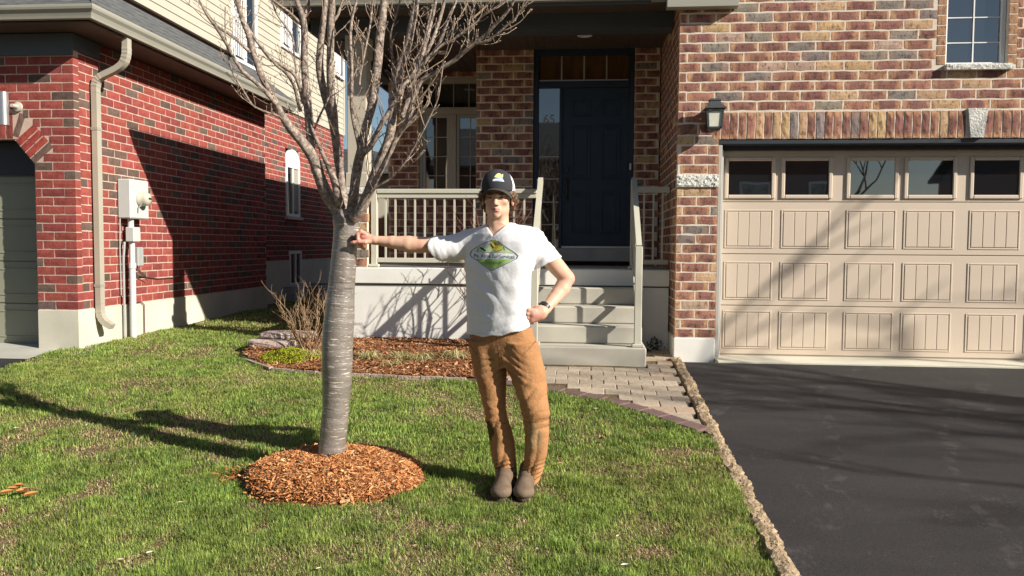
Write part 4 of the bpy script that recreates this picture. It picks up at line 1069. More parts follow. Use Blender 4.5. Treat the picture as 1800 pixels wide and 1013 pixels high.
def chips(name, n, fpos, size, colors, seed, label, cat, flat=.6):
    """shredded bark: thin bent slivers"""
    r = np.random.RandomState(seed); x, y, z = fpos(r, n); n = len(x)
    L = r.gamma(3.0, size/3, n)+size*.3; W = L*r.uniform(.10, .28, n)
    az = r.uniform(0, 2*np.pi, n); el = r.normal(0, flat, n)*.6
    d = np.stack([np.cos(az)*np.cos(el), np.sin(az)*np.cos(el), np.sin(el)], -1)
    u = np.cross(d, r.normal(0, 1, (n, 3))*[.5, .5, 1]+[0, 0, .8]); u /= np.linalg.norm(u, axis=1)[:, None]
    nn_ = np.cross(d, u); c = np.stack([x, y, z], -1)
    bend = r.uniform(-.15, .15, n)[:, None]*L[:, None]*nn_
    th = (W*.35)[:, None]*nn_
    a = c-d*L[:, None]/2; b = c+bend; e = c+d*L[:, None]/2; wu = u*W[:, None]/2
    P = np.stack([a-wu*.6, a+wu*.6, b+wu, b-wu, e+wu*.4, e-wu*.4, b+th], 1)
    F = np.array([[0,1,2,3],[3,2,4,5],[0,3,6,6],[3,5,6,6]]); F = np.array([[0,1,2],[0,2,3],[3,2,4],[3,4,5],[0,1,6],[1,2,6],[2,4,6],[5,3,6]])
    FF = (F[None]+np.arange(n)[:, None, None]*7).reshape(-1, 3)
    cc = np.array(colors)[r.randint(0, len(colors), n)]*r.uniform(.65, 1.3, (n, 1)); cc = np.concatenate([cc, np.ones((n, 1))], 1)
    o = link(name, fast_mesh(name, P.reshape(-1, 3), FF, np.repeat(cc, 7, 0)), MAT['chips']); tag(o, label, cat, kind='stuff'); return o
def bed_pos(r, n):
    x = r.uniform(-3.45, -.6, n*2); y = r.uniform(6.9, 8.6, n*2); k = in_poly(x, y, bed_pts); x, y = x[k], y[k]
    return x, y, bed_z(x, y)+r.uniform(.0, .018, len(x))
chips('bark_mulch', 22000, bed_pos, .028, [(.38,.16,.07), (.29,.115,.05), (.46,.22,.10), (.52,.31,.17), (.17,.075,.035)], 21, 'reddish brown shredded bark mulch covering the planting bed before the porch', 'mulch')

# mulch mound round the tree
MC = Vector((-1.425, 4.47)); MRX, MRY, MH = .52, .40, .15
def mound_h(x, y):
    r2 = ((x-MC.x)/MRX)**2+((y-MC.y)/MRY)**2; r2 = r2*(1+.22*(vnoise(x, y, .3, 31)-.5))
    return MH*np.clip(1-r2**1.2, 0, 1)**.48+(vnoise(x, y, .07, 32)-.5)*.014
def mz(x, y): return gz(x, y)-.02+mound_h(x, y)
V, F = grid_mesh(np.arange(MC.x-.6, MC.x+.6, .02), np.arange(MC.y-.5, MC.y+.5, .02), mz)
rr2 = ((V[:, 0]-MC.x)/MRX)**2+((V[:, 1]-MC.y)/MRY)**2; F = F[(rr2[F] < 1.12).all(1)]
mb_ = link('mound_soil', fast_mesh('mound_soil', V, F, smooth=True), MAT['mulchbase']); tag(mb_, kind='structure')
def mound_pos(r, n):
    a = r.uniform(0, 2*np.pi, n); q = np.sqrt(r.uniform(0, 1.0, n))*(1+r.normal(0, .02, n)); x = MC.x+MRX*q*np.cos(a); y = MC.y+MRY*q*np.sin(a)
    return x, y, mz(x, y)+r.uniform(-.002, .014, n)
chips('mulch_mound', 34000, mound_pos, .019, [(.62,.28,.11), (.56,.235,.085), (.66,.33,.14), (.50,.20,.07), (.72,.42,.20), (.36,.14,.055)], 22, 'fresh orange cedar mulch heaped round the foot of the tree', 'mulch')
def side_pos(r, n):
    a = r.normal(0, 1, (n, 2)); x = -1.94+a[:, 0]*.07; y = 4.50+a[:, 1]*.07; return x, y, lz(x, y)+r.uniform(0, .035, n)
chips('scattered_mulch', 900, side_pos, .026, [(.40,.15,.05), (.5,.25,.1)], 23, 'small spill of orange mulch on the grass left of the mound', 'mulch')

# wood chunks / leaves on the lawn
lf = thing('dry_leaves', 'small heap of curled orange leaves on the grass at the lower left', 'leaves', (-3.1, 4.17, -.28))
rr = random.Random(12)
for (px_, py_, s_) in ((22, 862, .05), (42, 866, .06), (55, 872, .055), (12, 868, .05), (34, 856, .045)):
    p = at(px_, py_, z=-.255); n_ = 7; b = MB(); az = rr.uniform(0, 6.28)
    base = len(b.v)
    for i in range(n_):
        t = i/(n_-1)-.5
        for jx in (-1, 0, 1):
            wd = s_*.38*math.cos(t*math.pi)**.8 if abs(t) < .5 else .001
            x_ = t*s_*1.3; y_ = jx*wd; z_ = .4*s_*(2*t)**2*.5+abs(jx)*wd*.8
            b.v.append((p.x+x_*math.cos(az)-y_*math.sin(az), p.y+x_*math.sin(az)+y_*math.cos(az), p.z+z_+.004))
    for i in range(n_-1):
        for k in (0, 1): a = base+i*3+k; b.f.append((a, a+1, a+4, a+3))
    MAT.setdefault('leaf', plain('orange_leaf', (.62,.24,.08), .7, .3, 40, .3, 120, .3)); b.build('leaf', MAT['leaf'], lf)
b = MB(); p = at(35, 860, z=-.24); q = at(75, 861, z=-.24); b.tube([p, (p+q)/2+Vector((0, 0, .01)), q], [.003, .0035, .002], 5); b.build('twig', MAT['peony'], lf)
MAT['chipwood'] = plain('split_cedar', (.62,.36,.18), .8, .25, 60, .5, 200)
ck = [((604, 882), 'pale split cedar chip lying in the grass in front of the mulch mound', .035)]
for (pp, lab, s_) in ck:
    p = at(pp[0], pp[1]+6, z=-.285); b = MB(); b.box(-s_*.6, s_*.9, -s_*.28, s_*.28, -.006, .006, .003); o = b.build('wood_chip', MAT['chipwood']); o.location = p+Vector((0, 0, .02)); o.rotation_euler = (.2, -.12, .3); tag(o, lab, 'wood chip')

# ------------------------------------------------------------------ grass
def lawn_mask(x, y):
    k = np.ones(x.shape, bool)
    k &= ~((x > .862+(vnoise(y, y*0, .12, 5)-.5)*.04) & (y < 8.6))
    k &= ~((x < -5.38) & (y < 8.2)); k &= x > -9
    k &= ~((x < -5.16) & (y > 7.84)); k &= ~((x < -5.47) & (y > 12.7))
    k &= ~in_poly(x, y, bed_pts)
    k &= ~((x > -1.05) & (y > walk_front(x)-.015))
    k &= ~((x > -2.7) & (y > 7.0)); 
    for (fx, fy) in ((-.465, 4.30), (-.335, 4.31)): k &= ~((((x-fx)/.062)**2+((y-fy)/.13)**2) < 1)
    k &= ~((((x-MC.x)/(MRX-.01))**2+((y-MC.y)/(MRY-.01))**2) < 1)
    return k
def grass(n, y0, y1, x0, x1, seed, hmul=1.0, wmul=1.0):
    r = np.random.RandomState(seed)
    x = r.uniform(x0, x1, n); y = r.uniform(y0, y1, n)
    k = lawn_mask(x, y); x, y = x[k], y[k]
    # view wedge with a margin
    k = (x > -0.78*y-.7) & (x < .56*y+.7); x, y = x[k], y[k]
    # clumpy density: bare and thin patches
    den = .55*vnoise(x, y, .16, 41)+.45*vnoise(x, y, .55, 42)
    bare = np.clip((.6*vnoise(x, y, .34, 43)+.4*vnoise(x, y, .10, 46)-.56)*5, 0, 1)*np.clip((6.4-y)/2, 0, 1)
    k = r.rand(len(x)) < np.clip(den*1.9, .22, 1)*(1-.75*bare); x, y, den, bare = x[k], y[k], den[k], bare[k]
    n = len(x); tuft = vnoise(x, y, .09, 44); big = vnoise(x, y, .75, 45)
    h = (.014+.029*tuft**1.5+.010*r.rand(n)+.018*np.clip(vnoise(x, y, .22, 47)-.6, 0, 1)*2)*hmul
    dead = r.rand(n) < (.15+.75*np.clip(1.12-den*1.7, 0, 1)+.5*np.clip(big-.5, 0, 1)+.4*bare)
    h = np.where(dead, h*.75, h)
    wd = r.uniform(.0020, .0046, n)*wmul*(1+.10*(y-3)); az = r.uniform(0, 2*np.pi, n)+(vnoise(x, y, .12, 48)-.5)*3
    lean = np.abs(r.normal(.5, .42, n))+np.where(dead, .55, 0); lean = np.clip(lean, 0, 1.5)
    dx, dy = np.cos(az), np.sin(az); z = lz(x, y)-.003
    b = np.stack([x, y, z], -1); d = np.stack([dx, dy, dx*0], -1); s_ = np.stack([-dy, dx, dx*0], -1)*wd[:, None]/2
    m1 = b+(d*np.sin(lean*.5)[:, None]+np.array([0, 0, 1])*np.cos(lean*.5)[:, None])*(h*.55)[:, None]
    t = m1+(d*np.sin(lean*1.25)[:, None]+np.array([0, 0, 1])*np.cos(lean*1.25)[:, None])*(h*.55)[:, None]
    P = np.stack([b-s_, b+s_, m1+s_*.85, m1-s_*.85, t], 1)
    F = np.array([[0,1,2],[0,2,3],[3,2,4]]); FF = (F[None]+np.arange(n)[:, None, None]*5).reshape(-1, 3)
    g1 = np.array([.21,.305,.055]); g2 = np.array([.37,.47,.11]); g3 = np.array([.065,.15,.04]); st = np.array([.60,.50,.27]); br = np.array([.33,.22,.12])
    q = r.rand(n, 1); c = g1*(1-q)+g2*q; c = np.where(r.rand(n, 1) < .18+.4*np.clip(tuft[:, None]-.6, 0, 1), g3, c)
    yel = np.clip((vnoise(x, y, .6, 49)-.45)*1.6, 0, .7)[:, None]*r.rand(n, 1); c = c*(1-yel)+np.array([.40,.40,.12])*yel
    c = c*(.72+.56*vnoise(x, y, .05, 51))[:, None]*(.8+.4*vnoise(x, y, .21, 52))[:, None]; c = np.where(dead[:, None], np.where(r.rand(n, 1) < .68, st, br), c)*r.uniform(.65, 1.35, (n, 1))
    c = np.concatenate([c, np.ones((n, 1))], 1)
    return P.reshape(-1, 3), FF, np.repeat(c, 5, 0)
parts = [grass(400000, 2.7, 4.6, -4.2, .9, 61), grass(380000, 4.6, 7.6, -6.4, .9, 62, 1.0, 1.15), grass(90000, 6.6, 9.5, -6.6, -2.5, 63, 1.0, 1.3), grass(42000, 9.5, 18.0, -5.6, -2.7, 64, 1.1, 1.6)]
VV = []; FF = []; CC = []; nb = 0
for (P, F, C) in parts: VV.append(P); FF.append(F+nb); CC.append(C); nb += len(P)
VV, FF, CC = np.vstack(VV), np.vstack(FF), np.vstack(CC)
go = link('grass', fast_mesh('grass', VV, FF, CC), MAT['grass']); tag(go, 'short patchy spring lawn with green and straw coloured blades', 'grass', kind='stuff')
print('grass tris', len(FF))
# litter on the lawn
LIT = [((152, 748), 'white'), ((28, 753), 'white'), ((317, 884), 'pale'), ((263, 972), 'white'), ((1086, 943), 'pale'), ((1098, 994), 'white'), ((1048, 719), 'white'), ((1152, 975), 'tan'), ((945, 966), 'white'), ((320, 665), 'white'), ((213, 985), 'pale'), ((1143, 752), 'pale'), ((985, 815), 'tan'), ((730, 960), 'tan'), ((560, 1000), 'pale')]
LWH = ['just under the trunk shadow', 'near the left photo edge', 'left of the mulch mound, in front', 'near the bottom edge left of the mound', 'below and right of the man', 'near the bottom edge left of the soil strip', 'just in front of the curved walkway border', 'nearest the lower end of the soil strip', 'in front of the boots near the bottom edge', 'in the far left lawn before the neighbour wall',
       'leftmost at the bottom edge', 'beside the soil strip below the walkway', 'right beside the trouser knees', 'at the bottom between mound and boots', 'at the bottom edge under the mound']
lit_m = {'white': plain('bleached_leaf', (.62,.60,.52), .8, .15, 30), 'pale': plain('pale_leaf', (.55,.46,.32), .8, .2, 30), 'tan': plain('tan_leaf', (.42,.28,.15), .8, .2, 30)}
for i, ((px_, py_), cc_) in enumerate(LIT):
    p = at(px_, py_, z=-.2); 
    for _ in range(6): p = at(px_, py_, z=float(gz(p.x, p.y))+.022)
    b = MB(); n_ = 5; s_ = rr.uniform(.011, .020); az = rr.uniform(0, 6.28)
    for q in range(n_):
        t = q/(n_-1)-.5
        for jx in (-1, 0, 1):
            wd = s_*.5*max(.05, math.cos(t*math.pi)); x_ = t*s_*2; y_ = jx*wd; b.v.append((x_*math.cos(az)-y_*math.sin(az), x_*math.sin(az)+y_*math.cos(az), .5*s_*(2*t)**2*.5+abs(jx)*wd*.7))
    for q in range(n_-1):
        for k in (0, 1): a = q*3+k; b.f.append((a, a+1, a+4, a+3))
    o = b.build('dead_leaf', lit_m[cc_]); o.location = p
    tag(o, '%s leaf scrap on the grass %s' % ({'white': 'bleached white', 'pale': 'pale straw', 'tan': 'tan brown'}[cc_], LWH[i]), 'leaf', 'leaf scraps scattered over the lawn')

# ------------------------------------------------------------------ plants in the bed
def shrub(name, label, base, h, spread, n, seed, mat, r0=.006, levels=3, lean=(0, 0), cat='shrub'):
    rg = random.Random(seed); root = thing(name, label, cat, base); b = MB(); b2 = MB()
    def grow(p, d, L, r_, lv):
        pts = [p]; dd = Vector(d)
        for k in range(4):
            dd = (dd+Vector((rg.gauss(0, .10), rg.gauss(0, .10), rg.gauss(.03, .06)))).normalized(); pts.append(pts[-1]+dd*L/4)
        (b if lv == 0 else b2).tube(pts, [r_*(1-.13*k) for k in range(5)], 5 if lv == 0 else 4)
        if lv < levels:
            for k in range(rg.choice((2, 3)) if lv else 3):
                q = pts[rg.randint(1, 4)]; a = rg.uniform(0, 6.28); nd = (dd+Vector((math.cos(a), math.sin(a), .25))*rg.uniform(.35, .8)).normalized()
                grow(q, nd, L*rg.uniform(.42, .68), r_*.62, lv+1)
    for k in range(n):
        a = 2*math.pi*k/n+rg.uniform(-.3, .3); t = rg.uniform(.25, 1)*spread
        d = Vector((math.cos(a)*t+lean[0], math.sin(a)*t*.8+lean[1], 1)).normalized()
        grow(Vector(base)+Vector((math.cos(a)*.05, math.sin(a)*.05, -.02)), d, h*rg.uniform(.55, .8), r0*rg.uniform(.8, 1.3), 0)
    b.build('stem', mat, root, True, False); o = b2.build('twigs', mat, root, True, False); tag(o, kind='stuff')
    return root
shrub('bare_shrub', 'low rounded leafless shrub with tan twigs beside the pink stone stack', (-2.72, 7.75, .02), .56, .95, 17, 31, MAT['peony'], .0065, 3)
shrub('bare_shrub', 'tall leafless shrub in front of the porch railing, half hidden by the man', (-.92, 8.05, .03), 1.2, .34, 7, 37, MAT['peony_red'], .011, 3, (-.05, 0))
shrub('bare_shrub', 'few thin upright twigs just left of the tree trunk', (-2.38, 7.6, .03), .22, .5, 4, 39, MAT['peony'], .004, 1)
# grassy tufts
def tuft(label, base, n, L, seed, cols_):
    r = np.random.RandomState(seed); V = []; F = []; C = []
    for k in range(n):
        a = r.uniform(0, 2*np.pi); le = r.uniform(.75, 1.2)*L; w_ = r.uniform(.004, .007); c0 = np.array(base)+[r.normal(0, .035), r.normal(0, .03), -.01]
        up_ = r.uniform(.35, 1.0); c = np.array(cols_[r.randint(len(cols_))])*r.uniform(.8, 1.2); ca, sa = np.cos(a), np.sin(a); nb = len(V)
        for i in range(6):
            t = i/5; out = le*(t*.75)*(1.2-up_*.5); z = le*up_*(t-t*t*.85); wd = w_*(1-t*.8)
            p = c0+np.array([ca*out, sa*out, z+.01]); V += [p+np.array([-sa, ca, 0])*wd, p-np.array([-sa, ca, 0])*wd]; C += [[*c, 1]]*2
        for i in range(5): q = nb+i*2; F.append([q, q+1, q+3, q+2])
    o = link('grass_clump', fast_mesh('grass_clump', V, F, C), MAT['grass']); tag(o, label, 'plant', 'ornamental grass clumps in the mulch bed'); return o
straw = [(.62,.53,.27), (.56,.50,.22), (.36,.36,.12), (.68,.60,.38)]
for (px_, s_, lab) in ((648, 61, 'straw coloured grass clump just right of the tree trunk'), (705, 62, 'widest straw and green grass clump in the middle of the mulch bed'), (742, 63, 'straw coloured grass clump right of the middle clump'), (800, 64, 'grass clump beside the man at the right of the bed'), (545, 65, 'grass clump peeking out left of the tree trunk'), (690, 66, 'small thin grass clump at the front of the mulch')):
    y_ = 7.50 if s_ != 66 else 7.22; p = at(px_, 600, y=y_); tuft(lab, (p.x, y_, float(bed_z(p.x, y_))), 110 if s_ != 66 else 50, .27 if s_ != 66 else .20, s_, straw)
# yellow-green ground cover
r = np.random.RandomState(70); n = 9000; a = r.uniform(0, 6.283, n); q = np.sqrt(r.rand(n))
x = -2.80+.30*q*np.cos(a)*(1+.2*np.sin(3*a)); y = 7.42+.20*q*np.sin(a); z = bed_z(x, y)+.075*np.clip(1-q**2, 0, 1)*(1+.6*(vnoise(x, y, .06, 71)-.5))+r.uniform(0, .012, n)
d = r.normal(0, 1, (n, 3)); d /= np.linalg.norm(d, axis=1)[:, None]; e = np.cross(d, [0.3, .2, 1]); e /= np.linalg.norm(e, axis=1)[:, None]
c = np.stack([x, y, z], -1); s_ = r.uniform(.004, .008, n)[:, None]
P = np.stack([c-d*s_, c+e*s_*.6, c+d*s_, c-e*s_*.6], 1); FF = (np.array([[0,1,2,3]])[None]+np.arange(n)[:, None, None]*4).reshape(-1, 4)
cc = np.where(r.rand(n, 1) < .7, np.array([[.42,.44,.03]]), np.array([[.26,.33,.04]]))*r.uniform(.7, 1.25, (n, 1)); cc = np.concatenate([cc, np.ones((n, 1))], 1)
o = link('ground_cover', fast_mesh('ground_cover', P.reshape(-1, 3), FF, np.repeat(cc, 4, 0)), MAT['chips']); tag(o, 'bright yellow green stonecrop mat at the left end of the mulch bed', 'ground cover', kind='stuff')
# ledge stones
for (x, y, z, sx, sy, sz, rz, sd_, lab) in ((-3.12, 7.93, -.03, .19, .14, .07, .1, 1, 'bottom greyish slab of the pink stone stack'), (-3.13, 7.90, .045, .245, .16, .085, -.05, 2, 'middle and widest pink slab of the stone stack'), (-3.02, 7.98, .130, .27, .15, .065, .08, 3, 'top pale slab of the stone stack in the bed')):
    bm = bmesh.new(); bmesh.ops.create_cube(bm, size=1); bmesh.ops.subdivide_edges(bm, edges=bm.edges[:], cuts=5, use_grid_fill=True); rg = random.Random(sd_)
    for v in bm.verts:
        p = v.co*2; k = (abs(p.x)**6+abs(p.y)**6+abs(p.z)**6)**(1/6); p = p/k if k > 0 else p
        v.co = Vector((p.x*sx, p.y*sy, p.z*sz/2))+Vector((rg.uniform(-1, 1), rg.uniform(-1, 1), rg.uniform(-.6, .6)))*.006
    me = bpy.data.meshes.new('ledge_stone'); bm.to_mesh(me); bm.free(); o = link('ledge_stone', me, None)
    MAT.setdefault('pinkstone', plain('pink_ledgestone', (.52,.41,.35), .92, .18, 9, 1.0, 40, .2, dist=.010, fine=.12)); me.materials.append(MAT['pinkstone'])
    o.location = (x, y, z+sz/2); o.rotation_euler = (0, 0, rz); tag(o, lab, 'stone', 'stacked stones beside the bare shrub')
# low weed by the garage pier
r = np.random.RandomState(75); n = 160; x = .72+r.normal(0, .05, n); y = 8.46+r.normal(0, .03, n); z = r.uniform(.0, .15, n)*(1-np.abs(x-.72)*5).clip(.2, 1)
d = r.normal(0, 1, (n, 3)); d /= np.linalg.norm(d, axis=1)[:, None]; e = np.cross(d, [.3, .9, .2]); c = np.stack([x, y, z], -1); s_ = r.uniform(.007, .015, n)[:, None]
P = np.stack([c-d*s_, c+e*s_*.6, c+d*s_, c-e*s_*.6], 1); FF = (np.array([[0,1,2,3]])[None]+np.arange(n)[:, None, None]*4).reshape(-1, 4); cc = np.tile([.03,.05,.02,1], (n*4, 1))
wv = thing('dark_weed', 'small dark leafy weed in the shaded corner beside the garage pier', 'plant', (.72, 8.46, 0)); link('leaves', fast_mesh('weed_leaves', P.reshape(-1, 3), FF, cc), MAT['grass'], wv)

# ------------------------------------------------------------------ the tree
tree = thing('cherry_tree', 'young leafless cherry tree with silvery banded trunk standing in the orange mulch mound', 'tree', (-1.46, 4.52, -.2))
TY = 4.52
def limb_mesh(pts, rad, ns, up, seed, rough=.03, sub=3):
    """tube with UV (angle metres, length metres), slight unevenness; catmull-rom through pts"""
    P = [Vector(p) for p in pts]; Q = []; RR = []
    for i in range(len(P)-1):
        p0 = P[max(0, i-1)]; p1 = P[i]; p2 = P[i+1]; p3 = P[min(len(P)-1, i+2)]
        for k in range(sub):
            t = k/sub; Q.append(.5*((2*p1)+(-p0+p2)*t+(2*p0-5*p1+4*p2-p3)*t*t+(-p0+3*p1-3*p2+p3)*t**3)); RR.append(rad[i]*(1-t)+rad[i+1]*t)
    Q.append(P[-1]); RR.append(rad[-1]); rg = random.Random(seed)
    V = []; F = []; UV = []; m = len(Q); t0 = (Q[1]-Q[0]).normalized(); u = t0.cross(Vector((0, 1, 0))).normalized(); Lc = [0.0]
    for i in range(1, m): Lc.append(Lc[-1]+(Q[i]-Q[i-1]).length)
    for i, p in enumerate(Q):
        t = (Q[min(i+1, m-1)]-Q[max(i-1, 0)]).normalized(); u = (u-t*u.dot(t)).normalized(); v = t.cross(u)
        for k in range(ns+1):
            a = 2*math.pi*k/ns; r_ = RR[i]*(1+rough*math.sin(3*a+Lc[i]*9+seed)+rough*.8*math.sin(5*a-Lc[i]*23+seed*2))
            if k == ns: V.append(V[len(V)-ns])
            else: V.append(tuple(p+(u*math.cos(a)+v*math.sin(a))*r_))
    for i in range(m-1):
        for k in range(ns):
            a = i*(ns+1)+k; F.append((a, a+1, a+ns+2, a+ns+1))
            for (ii, kk) in ((i, k), (i, k+1), (i+1, k+1), (i+1, k)): UV.append((kk/ns*2*math.pi*RR[ii]*1.0, Lc[ii]))
    cols_ = []
    for i in range(m):
        uu = up(i/(m-1)) if callable(up) else up
        cols_ += [(uu, uu, uu, 1)]*(ns+1)
    me = fast_mesh('limb', V, F, cols_, UV, True)
    return me, Q, RR
DYL = {}
def PX(px, py, dy, r): return at(px, py, y=TY+dy), r*3.19e-3*(1+dy/4.5)
# trunk
tk = [(581.5, 832, 31), (583, 806, 27), (585.5, 771, 24), (590, 720, 24), (592, 684, 25.5), (592.5, 640, 27.5), (593, 600, 28), (596, 560, 27), (600, 510, 24), (604, 460, 22.5), (607, 425, 22), (609, 402, 23), (609, 385, 25), (609, 368, 19)]
pts = []; rad = []
for (a, b_, c) in tk:
    p, r_ = PX(a, b_, 0, c); pts.append(p); rad.append(r_)
me, Q, RR = limb_mesh(pts, rad, 28, lambda t: max(0, min(1, (t-.90)/.05)), 3, .010, 5)
link('trunk', me, MAT['bark'], tree)
trunk_bvh = (Q, RR)
